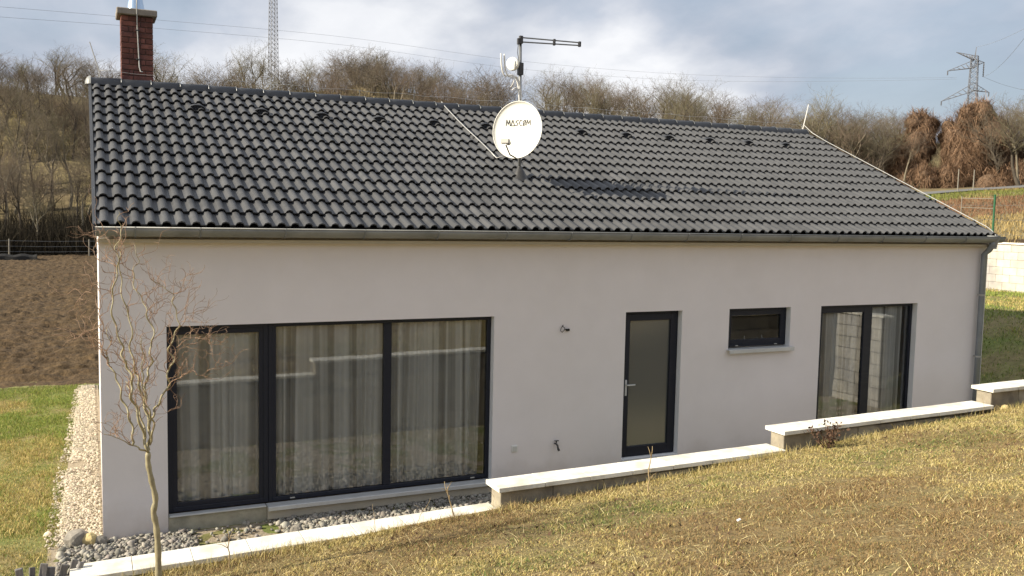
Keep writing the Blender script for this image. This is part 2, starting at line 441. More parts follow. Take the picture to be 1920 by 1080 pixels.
# ------------------------------------------------------------------ terrain
HF = np.array([0.20, 0.98])
def hill_s(X, Y): return (np.asarray(X) + 5) * HF[0] + (np.asarray(Y) - 62) * HF[1]
def ground_h(X, Y):
    X = np.asarray(X, float); Y = np.asarray(Y, float)
    right = np.where(X < 27.12, 1.55 * ss(14.8, 20.5, X), 2.85 + 0.088 * np.clip(X - 27, 0, 90))
    s = hill_s(X, Y)
    hc = 15.0 - 11.0 * ss(20, 75, X)
    hill = hc * ss(-2, 36, s) + 0.04 * np.clip(s - 36, 0, 200)
    rough = 0.0 + ss(5, 30, s) * 1.2 * (fbm(X / 14, Y / 14, 3) - 0.5)
    far = ss(30, 60, X) * 0.35 * (fbm(X / 6, Y / 6, 8) - 0.5)
    return right + hill + rough + far - 0.03
xs = np.unique(np.concatenate([np.linspace(-400, -60, 15), np.arange(-60, -14, 2.5), np.arange(-14, 30, 0.75), [27.08, 27.2], np.arange(30, 130, 2.0), np.linspace(130, 500, 15)]))
ys = np.unique(np.concatenate([np.linspace(-120, -12, 10), np.arange(-12, 14, 0.8), np.arange(14, 130, 1.8), np.linspace(130, 600, 18)]))
V, F = grid_mesh(xs, ys, ground_h)
g_o = link('ground', mesh_data('ground', V, F, M_HILL, True)); tag(g_o, kind='structure')

# yard round the house, lawn on the left, gravel, ploughed field
def yard_h(X, Y): return ground_h(X, Y) + 0.022 + 0.02 * (fbm(X * 1.3, Y * 1.3, 5) - 0.5)
V, F = grid_mesh(np.arange(-14, 26.9, 0.45), np.arange(-3.7, 12.3, 0.45), yard_h)
yo = link('lawn', mesh_data('lawn', V, F, M_YARD, True)); tag(yo, kind='structure')
def field_h(X, Y):
    f = fbm(X / 0.6, Y / 0.6, 21, 3) - 0.5
    c = np.abs(vnoise(X / 0.17, Y / 0.2, 31) - 0.5) + .6 * np.abs(vnoise(X / .34, Y / .4, 33) - .5)
    fur = 0.035 * np.sin((Y + 0.5 * np.sin(X * 0.3)) * 2 * math.pi / 0.55)
    e = ss(9.9, 11.2, Y + 0.5 * (fbm(X * 1.5, Y * 1.5, 12, 2) - .5))
    return ground_h(X, Y) + 0.012 + 0.05 * e + (0.15 + .85 * e) * (0.12 * f + 0.19 * c + fur)
ys_f = [9.9]
while ys_f[-1] < 60.5: ys_f.append(ys_f[-1] + 0.07 + (ys_f[-1] - 9.9) * 0.0035)
xs_f = np.concatenate([np.linspace(-30, -11, 20), np.arange(-10.9, 1.2, 0.085), np.linspace(1.6, 30, 40)])
V, F = grid_mesh(xs_f, np.array(ys_f), field_h)
fo = link('ploughed_field', mesh_data('ploughed_field', V, F, M_FIELD)); tag(fo, kind='structure')
def gravel_h(X, Y): return ground_h(X, Y) + 0.022 + 0.02 * (fbm(X * 5, Y * 5, 9) - 0.5)
V, F = grid_mesh(np.arange(-0.55, 14.9, 0.1), np.arange(-3.42, 0.02, 0.1), gravel_h)
go = link('gravel_bed', mesh_data('gravel_bed', V, F, M_GRAVEL, True)); tag(go, kind='structure')
def strip_x(Y): return -0.47 + 0.02 * np.asarray(Y) - 0.10 * (fbm(np.asarray(Y) * 1.1, np.asarray(Y) * 0 + 5.5, 66, 3) - .5)
V = []; F = []
for i, y in enumerate(np.arange(0.0, 9.8, 0.1)):
    for j in range(8):
        x = strip_x(y) * (1 - j / 7.0) + 0.05 * (j / 7); V.append((x, y, float(ground_h(x, y)) + 0.032 + 0.008 * (vnoise(x * 9, y * 9, 4) - 0.5)))
    if i:
        for j in range(7):
            a = (i - 1) * 8 + j; F.append((a, a + 1, a + 9, a + 8))
gs = link('gravel_path', mesh_data('gravel_path', V, F, M_GRAVEL, True)); tag(gs, kind='structure')

# road on the far right slope, running along the foot of the wood
def road_pt(X, w):
    s0 = -3.5
    Y = 62 + (s0 + w - (X + 5) * HF[0]) / HF[1]
    return (X, Y, float(ground_h(X, Y)) + 0.10)
V, F = [], []
for i, X in enumerate(np.arange(40, 140, 2.0)):
    for w in (-1.6, -0.5, 0.6, 1.6): V.append(road_pt(X, w))
    if i:
        for j in range(3):
            a = (i - 1) * 4 + j; F.append((a, a + 1, a + 5, a + 4))
ro = link('road', mesh_data('road', V, F, M_ROAD, True)); tag(ro, kind='structure')

# the bank the photographer stands on
def bank_h(X, Y):
    X = np.asarray(X, float); Y = np.asarray(Y, float)
    Xc = np.clip(X, -3, 17)
    z = 0.885 + 0.03 * ss(3.2, 1.5, X) + 0.0645 * Xc + 0.160 * np.clip(-3.6 - Y, 0, 80)
    fall = ss(-3.4, -0.45, X)
    z = z * (0.06 + 0.94 * np.maximum(fall, ss(-3.6, -7.5, Y)))
    return z + 0.07 * (fbm(X * 0.7, Y * 0.7, 41) - 0.5) + 0.03 * (fbm(X * 2.4, Y * 2.4, 43) - 0.5)
xb = np.concatenate([np.linspace(-40, -3.5, 18), np.arange(-3.2, 14, 0.12), np.linspace(14.3, 60, 22)])
yb = np.concatenate([np.linspace(-90, -12, 20), np.arange(-11.5, -3.66, 0.12), [-3.62]])
V, F = grid_mesh(xb, yb, bank_h)
bo = link('grass_bank', mesh_data('grass_bank', V, F, M_LAWN, True)); tag(bo, kind='structure')

# ------------------------------------------------------------------ house
HL, HD = 14.10, 9.264                       # length along the facade, depth
RY, RZ = 4.632, 5.574                       # ridge
EY, EZ = -0.129, 3.504                      # lower edge of the tiles
SL = (RZ - EZ) / (RY - EY)
def roof_z(Y): return EZ + (Y - EY) * SL
WZ = roof_z(0.0) - 0.06
house = thing('house', 'single-storey house with pale plaster front and dark grey tiled gable roof', 'house', (0, 0, 0))

OPEN = [(0.686, 4.735, -0.2, 2.384), (6.761, 7.721, 0.263, 2.384), (8.571, 9.750, 1.772, 2.384), (10.361, 12.468, 0.215, 2.384)]
m = MB()
xc = sorted({0.0, HL} | {o[0] for o in OPEN} | {o[1] for o in OPEN})
zc = sorted({-0.2, 0.215, 0.263, 1.772, 2.384, WZ})
for i in range(len(xc) - 1):
    for j in range(len(zc) - 1):
        cx, cz = (xc[i] + xc[i + 1]) / 2, (zc[j] + zc[j + 1]) / 2
        if any(o[0] < cx < o[1] and o[2] < cz < o[3] for o in OPEN): continue
        m.add([(xc[i], 0, zc[j]), (xc[i + 1], 0, zc[j]), (xc[i + 1], 0, zc[j + 1]), (xc[i], 0, zc[j + 1])], [(0, 1, 2, 3)])
        m.add([(xc[i], 0.30, zc[j]), (xc[i + 1], 0.30, zc[j]), (xc[i + 1], 0.30, zc[j + 1]), (xc[i], 0.30, zc[j + 1])], [(3, 2, 1, 0)])
gz = RZ - 0.10
for X, fl in ((0.0, 0), (HL, 1)):
    f = (0, 1, 2, 3, 4) if fl else (4, 3, 2, 1, 0)
    tp = 0.0 if fl else 0.0075
    m.add([(X, 0, -0.2), (X + tp * HD, HD, -0.2), (X + tp * HD, HD, WZ), (X + tp * RY, RY, gz), (X, 0, WZ)], [f])
m.add([(.0075 * HD, HD, -0.2), (HL, HD, -0.2), (HL, HD, WZ), (.0075 * HD, HD, WZ)], [(3, 2, 1, 0)])
wall = m.obj('wall', M_PLASTER, house)
for k, (x0, x1, z0, z1) in enumerate(OPEN):   # reveals
    m = MB(); m.add([(x, y, z) for y in (0, .3) for x, z in ((x0, z0), (x1, z0), (x1, z1), (x0, z1))], [(0, 1, 5, 4), (1, 2, 6, 5), (2, 3, 7, 6), (3, 0, 4, 7)])
    m.obj('window_reveal', M_REVEAL, wall)
m = MB(); m.box(0.3, HL - 0.3, 0.31, HD - 0.3, -0.1, 0.17); m.obj('floor', M_FLOOR, house)
m = MB()
m.add([(0.3, 3.4, 0.17), (HL - .3, 3.4, 0.17), (HL - .3, 3.4, 3.2), (0.3, 3.4, 3.2)], [(0, 1, 2, 3)])
for X in (5.4, 6.2, 8.2, 10.05):
    m.add([(X, .31, 0.17), (X, 3.4, 0.17), (X, 3.4, 2.7), (X, .31, 2.7)], [(0, 1, 2, 3)])
m.add([(0.3, .31, 2.7), (HL - .3, .31, 2.7), (HL - .3, 3.4, 2.7), (0.3, 3.4, 2.7)], [(0, 1, 2, 3)])
m.obj('inner_wall', M_INT, house)

# --- roof
deck = MB()
dz = -0.045
deck.add([(-0.02, EY + .02, EZ + dz), (HL + .02, EY + .02, EZ + dz), (HL + .02, RY, RZ + dz), (-0.02, RY, RZ + dz)], [(0, 1, 2, 3)])
roof = deck.obj('roof', M_DECK, house)
bk = MB(); bk.add([(-0.02, RY, RZ), (HL + .02, RY, RZ), (HL + .02, 2 * RY - EY, EZ), (-0.02, 2 * RY - EY, EZ)], [(0, 1, 2, 3)])
bk.obj('rear_slope', M_TILE, roof)
NCOL, NROW = 45, 14
TW = (HL + 0.02) / NCOL
SLEN = math.hypot(RY - EY, RZ - EZ); TV = SLEN / NROW
wave = TW / 2
prof = []
for k in range(2):
    for fu, w in ((0.0, 0.0), (0.15, 0.001), (0.24, 0.030), (0.46, 0.043), (0.68, 0.030), (0.78, 0.001)):
        prof.append((k * wave + fu * wave, w))
prof.append((2 * wave, 0.0))
def tile_geo():
    V = []; n = len(prof)
    for v, lift in ((0.0, 0.040), (TV + 0.03, 0.0)):
        for u, w in prof: V.append((u, v, w + lift))
    for dw in (0.0, -0.018):                            # front lip, own vertices so the edge stays crisp
        for u, w in prof: V.append((u, 0.0 if dw == 0 else .004, w + 0.040 + dw))
    F = [(i, i + 1, n + i + 1, n + i) for i in range(n - 1)] + [(3 * n + i, 3 * n + i + 1, 2 * n + i + 1, 2 * n + i) for i in range(n - 1)]
    cs, sn = math.cos(math.atan(SL)), math.sin(math.atan(SL))
    W_ = [(u, v * cs - w * sn, v * sn + w * cs) for u, v, w in V]
    return W_, F
TVx, TFx = tile_geo()
def smooth_part(me, nf):
    me.polygons.foreach_set('use_smooth', np.array([i < nf for i in range(len(me.polygons))]))
tile_me = mesh_data('roof_tile', TVx, TFx, M_TILE); smooth_part(tile_me, len(prof) - 1)
VENT_ROW = 11
vent_cols = {int(round((1.463 + 0.932 * k - 0.16) / TW)) for k in range(13)}
spots = []
for rw in range(NROW):
    for c in range(NCOL):
        y = EY + rw * (RY - EY) / NROW
        p = np.array([-0.01 + c * TW + random.uniform(-.0015, .0015), y, roof_z(y) + random.uniform(-.002, .002)])
        spots.append((np.linalg.norm(p + np.array([.15, .18, 0]) - CAM), rw, c, p))
spots.sort(key=lambda t: t[0])
rest = MB()
for k, (d_, rw, c, p) in enumerate(spots):
    if rw == VENT_ROW and c in vent_cols:
        continue
    if k < 300:
        o = link('roof_tile', tile_me, roof, p)
        o.rotation_euler = (random.uniform(-.004, .004), random.uniform(-.003, .003), random.uniform(-.004, .004))
    else:
        a, b, c3 = random.uniform(-.003, .003), 0, random.uniform(-.004, .004)
        rest.add([(v[0] + p[0], v[1] + p[1], v[2] + p[2] + a * (v[0] / TW - .5)) for v in TVx], TFx)
ro_ = rest.obj('roof_tile_field', M_TILE, roof); ro_['kind'] = 'stuff'
nf = len(prof) - 1
ro_.data.polygons.foreach_set('use_smooth', np.array([(i // nf) % 2 == 0 for i in range(len(ro_.data.polygons))]))
# vent tiles: a plain tile with a dark hooded mouth
def vent_hood(w=0.125, h=0.075, ln=0.20):
    V, F = [], []; n = 9
    for i, (t, sc) in enumerate(((0, 1.0), (0.35, 0.95), (1.0, 0.05))):
        for k in range(n):
            a = math.pi * k / (n - 1)
            V.append((-math.cos(a) * w * (0.7 + .3 * sc), t * ln, math.sin(a) * h * sc + 0.012))
    for i in range(2):
        for k in range(n - 1): F.append((i * n + k, i * n + k + 1, (i + 1) * n + k + 1, (i + 1) * n + k))
    for k in range(n):                                  # inner rim
        a = math.pi * k / (n - 1); V.append((-math.cos(a) * w * 0.80, 0.02, math.sin(a) * h * 0.74 + 0.012))
    for k in range(n - 1): F.append((k + 1, k, 3 * n + k, 3 * n + k + 1))
    F.append(tuple(3 * n + k for k in range(n)))
    cs, sn = math.cos(math.atan(SL)), math.sin(math.atan(SL))
    return [(x, y * cs - z * sn, y * sn + z * cs) for x, y, z in V], F
hv, hf = vent_hood()
hood_me = mesh_data('vent_hood', hv, hf, M_RIDGE, True)
for c in sorted(vent_cols):
    y = EY + VENT_ROW * (RY - EY) / NROW
    p = np.array([-0.01 + c * TW, y, roof_z(y)])
    link('vent_tile', tile_me, roof, p)
    link('vent_hood', hood_me, roof, p + np.array([TW * .55, 0.045, 0.045]))
# verges
for X0, X1 in ((-0.055, -0.018), (HL + .018, HL + .05)):
    m = MB()
    a = [(X0, EY - .01, EZ - .10), (X1, EY - .01, EZ - .10), (X1, RY, RZ - .10), (X0, RY, RZ - .10)]
    b = [(x, y, z + .135) for x, y, z in a]
    m.add(a + b, [(0, 3, 2, 1), (4, 5, 6, 7), (0, 1, 5, 4), (1, 2, 6, 5), (2, 3, 7, 6), (3, 0, 4, 7)])
    m.obj('verge_trim', M_RIDGE, roof)
# ridge tiles
RT = HL / 33
def ridge_geo(l, r0=0.135, r1=0.122, n=9):
    V, F = [], []
    for x, r in ((0, r0), (l + .03, r1)):
        for k in range(n):
            a = math.pi * (k / (n - 1)); V.append((x, -math.cos(a) * r, math.sin(a) * r * .95))
    for k in range(n - 1): F.append((k, k + 1, n + k + 1, n + k))
    for x, r in ((0, r0 - .014),):
        for k in range(n):
            a = math.pi * (k / (n - 1)); V.append((x, -math.cos(a) * r, math.sin(a) * r * .95))
    for k in range(n - 1): F.append((k + 1, k, 2 * n + k, 2 * n + k + 1))
    return V, F
rv, rf = ridge_geo(RT)
ridge_me = mesh_data('ridge_tile', [(RT - x, -y, z) for x, y, z in rv], rf, M_RIDGE, True)
cv, cf = tube_geo([(0, 0.136 * -math.cos(a), 0.136 * .95 * math.sin(a)) for a in np.linspace(0.4, math.pi - .4, 9)], 0.0045, 4)
clip_me = mesh_data('ridge_clip', cv, cf, M_MAST)
for k in range(33):
    p = (k * RT - 0.01, RY, RZ - 0.012)
    link('ridge_tile', ridge_me, roof, p)
    link('ridge_clip', clip_me, roof, (p[0] + RT - .012, RY, RZ - .010))
m = MB()                                                  # rounded end cap on the left
V, F = [], []
for i in range(6):
    t = i / 5 * math.pi / 2
    for k in range(9):
        a = math.pi * k / 8
        V.append((-0.02 - 0.085 * math.sin(t), RY - math.cos(a) * .142 * math.cos(t), RZ - .010 + math.sin(a) * .142 * .97 * math.cos(t)))
for i in range(5):
    for k in range(8): F.append((i * 9 + k, (i + 1) * 9 + k, (i + 1) * 9 + k + 1, i * 9 + k + 1))
link('ridge_end_cap', mesh_data('ridge_end_cap', V, F, M_ZINC, True), roof)

# --- gutter and downspout
GY, GZ, GR = -0.205, 3.502, 0.098
def gutter_geo(x0, x1, r=GR, n=11, th=0.004):
    V, F = [], []
    for x in (x0, x1):
        for rr in (r, r - th):
            for k in range(n):
                a = math.pi * k / (n - 1) ; V.append((x, GY - math.cos(a) * rr, GZ - math.sin(a) * rr))
    for k in range(n - 1):
        F.append((k, 2 * n + k, 2 * n + k + 1, k + 1)); F.append((n + k + 1, 3 * n + k + 1, 3 * n + k, n + k))
    F.append((0, n, 3 * n, 2 * n))
    return V, F
gut = MB(); gut.add(*gutter_geo(-0.03, HL + .03)); gut.tube([(-.03, GY - GR, GZ + .004), (HL + .03, GY - GR, GZ + .004)], 0.009, 6)
for X in (-.03, HL + .03):
    gut.add([(X, GY - math.cos(a) * GR, GZ - math.sin(a) * GR) for a in np.linspace(0, math.pi, 11)], [tuple(range(11))])
gutter = gut.obj('gutter', M_ZINC, house, True)
jv, jf = tube_geo([(0, GY - math.cos(a) * (GR + .004), GZ - math.sin(a) * (GR + .004)) for a in np.linspace(-.1, 2.4, 12)], 0.009, 4)
jme = mesh_data('gutter_bracket', jv, jf, M_MAST)
for x in [0.36] + [1.028 + 0.9345 * k for k in range(14)]: link('gutter_bracket', jme, gutter, (x, 0, 0))
m = MB(); m.box(-0.01, HL + .01, -0.124, -0.004, 3.335, 3.375); m.obj('soffit', M_BASE, house)
DX, DY = 13.90, -0.085
m = MB()
m.tube([(13.93, GY, GZ - .06), (13.93, GY, GZ - .13), (13.915, -0.16, GZ - .22), (DX, DY, GZ - .30), (DX, DY, 2.0), (DX, DY, 0.0)],
       [0.075, 0.055, 0.05, 0.05, 0.05, 0.05], 12)
dsp = m.obj('downspout', M_ZINCPIPE, house, True)
m = MB(); V, F = lathe([(0.052, -0.14), (0.062, -0.06), (0.10, 0.03), (0.105, 0.09)], 14); m.add([(13.95 + x * 1.1, GY + y, GZ - .06 + z) for x, y, z in V], F)
m.obj('hopper', M_ZINC, dsp, True)
for z in (2.50, 1.43):
    m = MB(); m.tube([(DX, DY, z - .015), (DX, DY, z + .015)], 0.056, 12); m.box(DX - .008, DX + .008, DY + .04, 0.0, z - .012, z + .012)
    m.obj('bracket', M_GALV, dsp)

# --- windows and door
def sash(mb, x0, x1, z0, z1, y, t, d=0.06, tb=None):
    tb = t if tb is None else tb
    mb.cbox(x0, x0 + t, y, y + d, z0, z1, .004); mb.cbox(x1 - t, x1, y, y + d, z0, z1, .004)
    mb.cbox(x0 + t - .002, x1 - t + .002, y + .001, y + d - .001, z1 - t, z1 - .001, .004); mb.cbox(x0 + t - .002, x1 - t + .002, y + .001, y + d - .001, z0 + .001, z0 + tb, .004)
def glass_pane(x0, x1, z0, z1, y, parent, mat=M_GLASS):
    m = MB(); m.add([(x0, y, z0), (x1, y, z0), (x1, y, z1), (x0, y, z1)], [(0, 1, 2, 3)]); return m.obj('pane', mat, parent)
YF = 0.095
# wide terrace window
m = MB()
sash(m, 0.69, 1.83, 0.195, 2.38, YF, 0.055, .08)
win = m.obj('terrace_window', M_FRAME, house)
m = MB(); sash(m, 0.735, 1.79, 0.235, 2.335, YF + .012, 0.065, .05); m.obj('sash', M_FRAME, win)
m = MB(); sash(m, 1.832, 4.732, 0.195, 2.38, YF, 0.05, .08); m.cbox(3.265, 3.365, YF + .002, YF + .078, .245, 2.33, .004); m.obj('frame', M_FRAME, win)
m = MB(); m.cbox(1.872, 1.925, YF + .004, YF + .07, .24, 2.335, .004); m.obj('mullion', M_FRAME, win)
glass_pane(0.79, 1.73, 0.29, 2.28, YF + .03, win); glass_pane(1.92, 3.27, 0.24, 2.335, YF + .03, win); glass_pane(3.36, 4.69, 0.24, 2.335, YF + .03, win)
m = MB()
m.cbox(1.80, 4.78, -0.075, YF - .004, 0.168, 0.186, .003); m.cbox(1.80, 4.78, -0.085, -0.073, 0.135, 0.184, .003)
m.obj('sill', M_SILL, win)
m = MB(); m.cbox(0.70, 1.79, -0.012, YF - .003, 0.170, 0.186, .003); m.obj('threshold', M_SILL, win)
for x in (2.12, 4.50):
    m = MB(); m.cbox(x - .03, x + .03, YF - .006, YF + .004, .21, .225, .002); m.obj('drain_cap', M_LNB, win)
m = MB(); m.cbox(0.688, 1.80, 0.012, .14, -0.2, 0.168, .004); m.obj('plinth', M_CONC, house)
m = MB(); m.cbox(1.802, 4.733, -0.035, .14, 0.02, 0.166, .004); m.box(1.802, 4.733, .004, .14, -.2, .02); m.obj('plinth', M_BASE, house)
# door
m = MB(); sash(m, 6.763, 7.719, 0.27, 2.38, YF, 0.045, .08, .03)
door = m.obj('glazed_door', M_FRAME, house)
m = MB(); sash(m, 6.80, 7.682, 0.295, 2.34, YF - .012, 0.095, .07, .12); m.obj('leaf', M_FRAME, door)
glass_pane(6.89, 7.592, 0.41, 2.25, YF + .02, door, M_FROST)
m = MB()
m.cbox(6.83, 6.862, YF - .024, YF - .011, 1.17, 1.40, .004)
m.tube([(6.846, YF - .02, 1.33), (6.846, YF - .06, 1.33), (6.87, YF - .068, 1.33), (6.97, YF - .066, 1.33)], 0.010, 8)
m.obj('handle', M_SILL, door, False)
m = MB(); m.cbox(6.765, 7.717, -.03, YF + .02, 0.238, 0.262, .003); m.obj('threshold', M_SILL, door)
# small window
m = MB(); sash(m, 8.575, 9.746, 1.79, 2.38, YF, 0.05, .08)
sw = m.obj('small_window', M_FRAME, house)
m = MB(); sash(m, 8.615, 9.706, 1.825, 2.34, YF - .006, 0.072, .06); m.obj('sash', M_FRAME, sw)
glass_pane(8.68, 9.64, 1.89, 2.275, YF + .02, sw)
m = MB(); m.cbox(8.545, 9.79, -.065, YF - .003, 1.758, 1.776, .003); m.cbox(8.545, 9.79, -.075, -.063, 1.715, 1.774, .003); m.obj('sill', M_SILL, sw)
for x in (8.80, 9.55):
    m = MB(); m.cbox(x - .025, x + .025, YF - .014, YF + .004, 1.802, 1.815, .002); m.obj('drain_cap', M_LNB, sw)
# right pair
m = MB(); sash(m, 10.365, 12.464, 0.22, 2.38, YF, 0.05, .08)
rw_ = m.obj('double_window', M_FRAME, house)
m = MB(); sash(m, 10.40, 11.46, 0.26, 2.34, YF - .004, 0.085, .06); m.obj('sash', M_FRAME, rw_)
m = MB(); m.cbox(11.44, 11.56, YF + .003, YF + .075, .265, 2.335, .004); m.obj('mullion', M_FRAME, rw_)
glass_pane(10.47, 11.39, .33, 2.27, YF + .022, rw_); glass_pane(11.55, 12.42, .26, 2.335, YF + .03, rw_)

# --- chimney (front face just behind the ridge), bricks one by one
CX0, CX1, CY0, CY1, CZ0, CZ1 = 0.425, 0.895, 4.98, 5.45, 5.2, 6.725
m = MB(); m.box(CX0 + .012, CX1 - .012, CY0 + .012, CY1 - .012, CZ0, CZ1); chim = m.obj('chimney', M_MORTAR, house)
BH = 0.072
bmes = {}
def brick_mesh(l, d, h):
    k = (round(l, 3), round(d, 3))
    if k not in bmes:
        V, F = chamfer_box(l / 2, d / 2, h / 2, .004); bmes[k] = mesh_data('brick', V, F, M_BRICK)
    return bmes[k]
nz = int((CZ1 - CZ0) / (BH + .010))
for r_ in range(nz):
    z = CZ0 + (r_ + .5) * (CZ1 - CZ0) / nz
    w = 0.11
    for side in range(4):
        horiz = side in (0, 2)
        a0, a1 = (CX0, CX1) if horiz else (CY0, CY1)
        if (r_ % 2 == 0) != horiz: a0, a1 = a0 + w + .009, a1 - w - .009
        n = 2
        cuts = [a0, (a0 + a1) / 2 + (0.05 if r_ % 4 < 2 else -.06), a1]
        for q in range(n):
            b0, b1 = cuts[q] + (.0045 if q else 0), cuts[q + 1] - (.0045 if q < n - 1 else 0)
            j = random.uniform(-.002, .002)
            c = ((b0 + b1) / 2, (CY0 + w / 2 + j) if side == 0 else (CY1 - w / 2 + j), z) if horiz else ((CX0 + w / 2 + j) if side == 1 else (CX1 - w / 2 + j), (b0 + b1) / 2, z)
            link('brick', brick_mesh(b1 - b0, w, BH) if horiz else brick_mesh(w, b1 - b0, BH), chim, c)
m = MB(); m.cbox(CX0 - .062, CX1 + .062, CY0 - .062, CY1 + .075, CZ1 + .003, CZ1 + .105, .012); m.obj('chimney_slab', M_CHCAP, chim)
m = MB(); V, F = lathe([(0.135, 0.0), (0.13, .05), (0.085, .30), (0.08, .42), (0.15, .46), (0.0, .56)], 20)
m.add([(x + .655, y + 5.2, z + CZ1 + .105) for x, y, z in V], F); m.obj('flue_cowl', M_STEEL, chim, True)
m = MB(); m.tube([(0.655, CY0 - .09, 7.6), (0.655, CY0 - .085, 6.8), (0.66, CY0 - .03, 6.60), (0.685, CY0 - .03, 5.93), (0.70, CY0 - .05, 5.86), (0.73, CY0 - .08, 5.85)], 0.010, 6)
cr = m.obj('lightning_rod', M_GALV, chim, True)
for z in (6.5, 6.05):
    m = MB(); m.cbox(.64, .70, CY0 - .042, CY0 + .002, z - .008, z + .008, .002); m.obj('clip', M_DARKMET, chim)

# --- lightning conductor
m = MB()
n = 60
m.tube([(x, RY - .02, RZ + .205 + 0.012 * math.sin(x * 6.7)) for x in np.linspace(0.1, HL - .05, n)], 0.0028, 4)
lc = m.obj('lightning_conductor', M_GALV, house, True)
for x in np.arange(0.25, HL, 0.98):
    m = MB(); m.tube([(x, RY - .02, RZ + .10), (x, RY - .02, RZ + .205)], 0.004, 5); m.box(x - .007, x + .007, RY - .03, RY - .01, RZ + .195, RZ + .215); m.obj('wire_holder', M_MAST, lc)
m = MB(); m.tube([(13.98, RY, RZ + .16), (14.0, RY - .05, RZ + .20), (14.06, RY - .25, roof_z(RY - .25) + .13)] + [(14.08, y, roof_z(y) + .10) for y in np.linspace(4.0, 0.05, 12)] + [(14.07, -.06, 3.62), (14.04, -.17, 3.54), (13.99, -.20, 3.42)], 0.0075, 6)
m.obj('verge_conductor', M_GALV, lc, True)
for y in (4.05, 3.1, 2.1, 1.15, 0.3):
    m = MB(); m.cbox(14.055, 14.105, y - .02, y + .02, roof_z(y) + .03, roof_z(y) + .095, .004); m.obj('clip', M_DARKMET, lc)
m = MB(); m.tube([(14.06, RY + .05, RZ + .09), (14.14, RY + .05, RZ + .40), (14.20, RY + .05, RZ + .66)], [.010, .010, .008], 6); m.obj('air_terminal', M_WHITEPL, lc)
m = MB(); m.tube([(0.12, 6.0, 5.2), (0.12, 6.0, 5.94), (-0.02, 6.0, 6.42)], [.011, .011, .008], 6); m.obj('air_terminal', M_GALV, lc)
m = MB(); m.tube([(5.685, 4.66, 5.70)] + [(5.685 + .01 * math.sin(y * 3), y, roof_z(y) + .085) for y in np.linspace(4.5, 2.18, 8)] + [(5.86, 2.2, roof_z(2.2) + .12), (5.98, 2.22, roof_z(2.2) + .22)], 0.010, 6)
m.obj('slope_conductor', M_GALV, lc, True)
for y in (4.0, 3.1, 2.25):
    m = MB(); m.cbox(5.66, 5.71, y - .025, y + .025, roof_z(y) + .035, roof_z(y) + .08, .004); m.obj('clip', M_DARKMET, lc)

# --- fittings on the facade
m = MB(); m.cbox(5.02, 5.11, -.014, .0, .535, .63, .005); sk = m.obj('wall_socket', M_WHITEPL, house)
m = MB(); m.cbox(5.035, 5.095, -.019, -.014, .55, .615, .002); m.obj('cover', M_SILL, sk)
m = MB()
m.tube([(5.68, 0, .60), (5.68, -.05, .60), (5.68, -.085, .585), (5.685, -.09, .54)], .013, 8); m.tube([(5.68, -.045, .60), (5.68, -.045, .645)], .008, 6)
m.cbox(5.645, 5.715, -.056, -.034, .64, .652, .003); m.tube([(5.685, -.09, .545), (5.70, -.09, .52)], .017, 8)
m.obj('garden_tap', M_DARKMET, house)
m = MB()
m.tube([(5.765, 0.0, 2.235), (5.74, -.02, 2.225), (5.715, -.03, 2.195), (5.71, -.03, 2.16), (5.735, -.03, 2.14), (5.765, -.03, 2.165), (5.775, -.03, 2.20), (5.745, -.02, 2.22)], .005, 5)
lw = m.obj('lamp_cable', M_INK, house)
m = MB(); m.cbox(5.80, 5.85, -.035, -.005, 2.155, 2.185, .004); m.tube([(5.775, -.03, 2.19), (5.80, -.02, 2.17)], .004, 4); m.obj('terminal_block', M_INK, lw)

# --- curtains hanging inside
def curtain(name, x0, x1, z0, z1, y, label, seed, folds=7.0, gather=1.0):
    rg = np.random.default_rng(seed); n = int((x1 - x0) * 130); nz_ = 8
    t = np.linspace(0, 1, n); X = x0 + (x1 - x0) * t
    ph = np.cumsum(rg.uniform(.5, 1.6, n)); ph = ph / ph[-1] * 2 * math.pi * folds * (x1 - x0)
    amp = 0.026 + .010 * np.sin(t * 9 + seed)
    dens = np.zeros(n); q = 0.0                     # cloth lies double and triple where it is gathered
    while q < x1 - x0:
        wd = rg.uniform(.018, .11); dens[(X - x0 >= q) & (X - x0 < q + wd)] = rg.choice((.40, .58, .78, .95, 1.0, 1.0)); q += wd
    dens = np.convolve(np.pad(dens, 1, 'edge'), (.25, .5, .25), 'valid') + rg.normal(0, .03, n)
    V, C, F = [], [], []
    for j in range(nz_):
        z = z1 + (z0 - z1) * j / (nz_ - 1); k = j / (nz_ - 1)
        wob = .02 * k * np.sin(X * 5 + seed)
        for i in range(n):
            V.append((X[i] + wob[i] + .02 * k * math.sin(ph[i] * .31), y + amp[i] * (.6 + .5 * k) * math.sin(ph[i]), z)); C.append(dens[i])
    for j in range(nz_ - 1):
        for i in range(n - 1):
            a = j * n + i; F.append((a, a + 1, a + 1 + n, a + n))
    o = link(name, mesh_data(name, V, F, M_CURTAIN, True, np.clip(np.array(C), .1, 1.0)))
    return tag(o, label, 'curtain', 'sheer curtains inside the windows')
curtain('curtain', 0.74, 1.86, 0.20, 2.45, 0.225, 'sheer pale curtain behind the narrow left pane of the terrace window', 3)
curtain('curtain', 1.90, 3.36, 0.20, 2.45, 0.225, 'sheer pale curtain behind the middle pane of the terrace window', 7)
curtain('curtain', 3.34, 4.66, 0.20, 2.45, 0.225, 'sheer pale curtain behind the right pane of the terrace window', 12)
curtain('curtain', 10.42, 11.40, 0.24, 2.45, 0.225, 'sheer pale curtain behind the left pane of the double window', 17)
curtain('curtain', 11.62, 12.36, 0.24, 2.45, 0.225, 'sheer pale curtain behind the right pane of the double window', 23, 8)
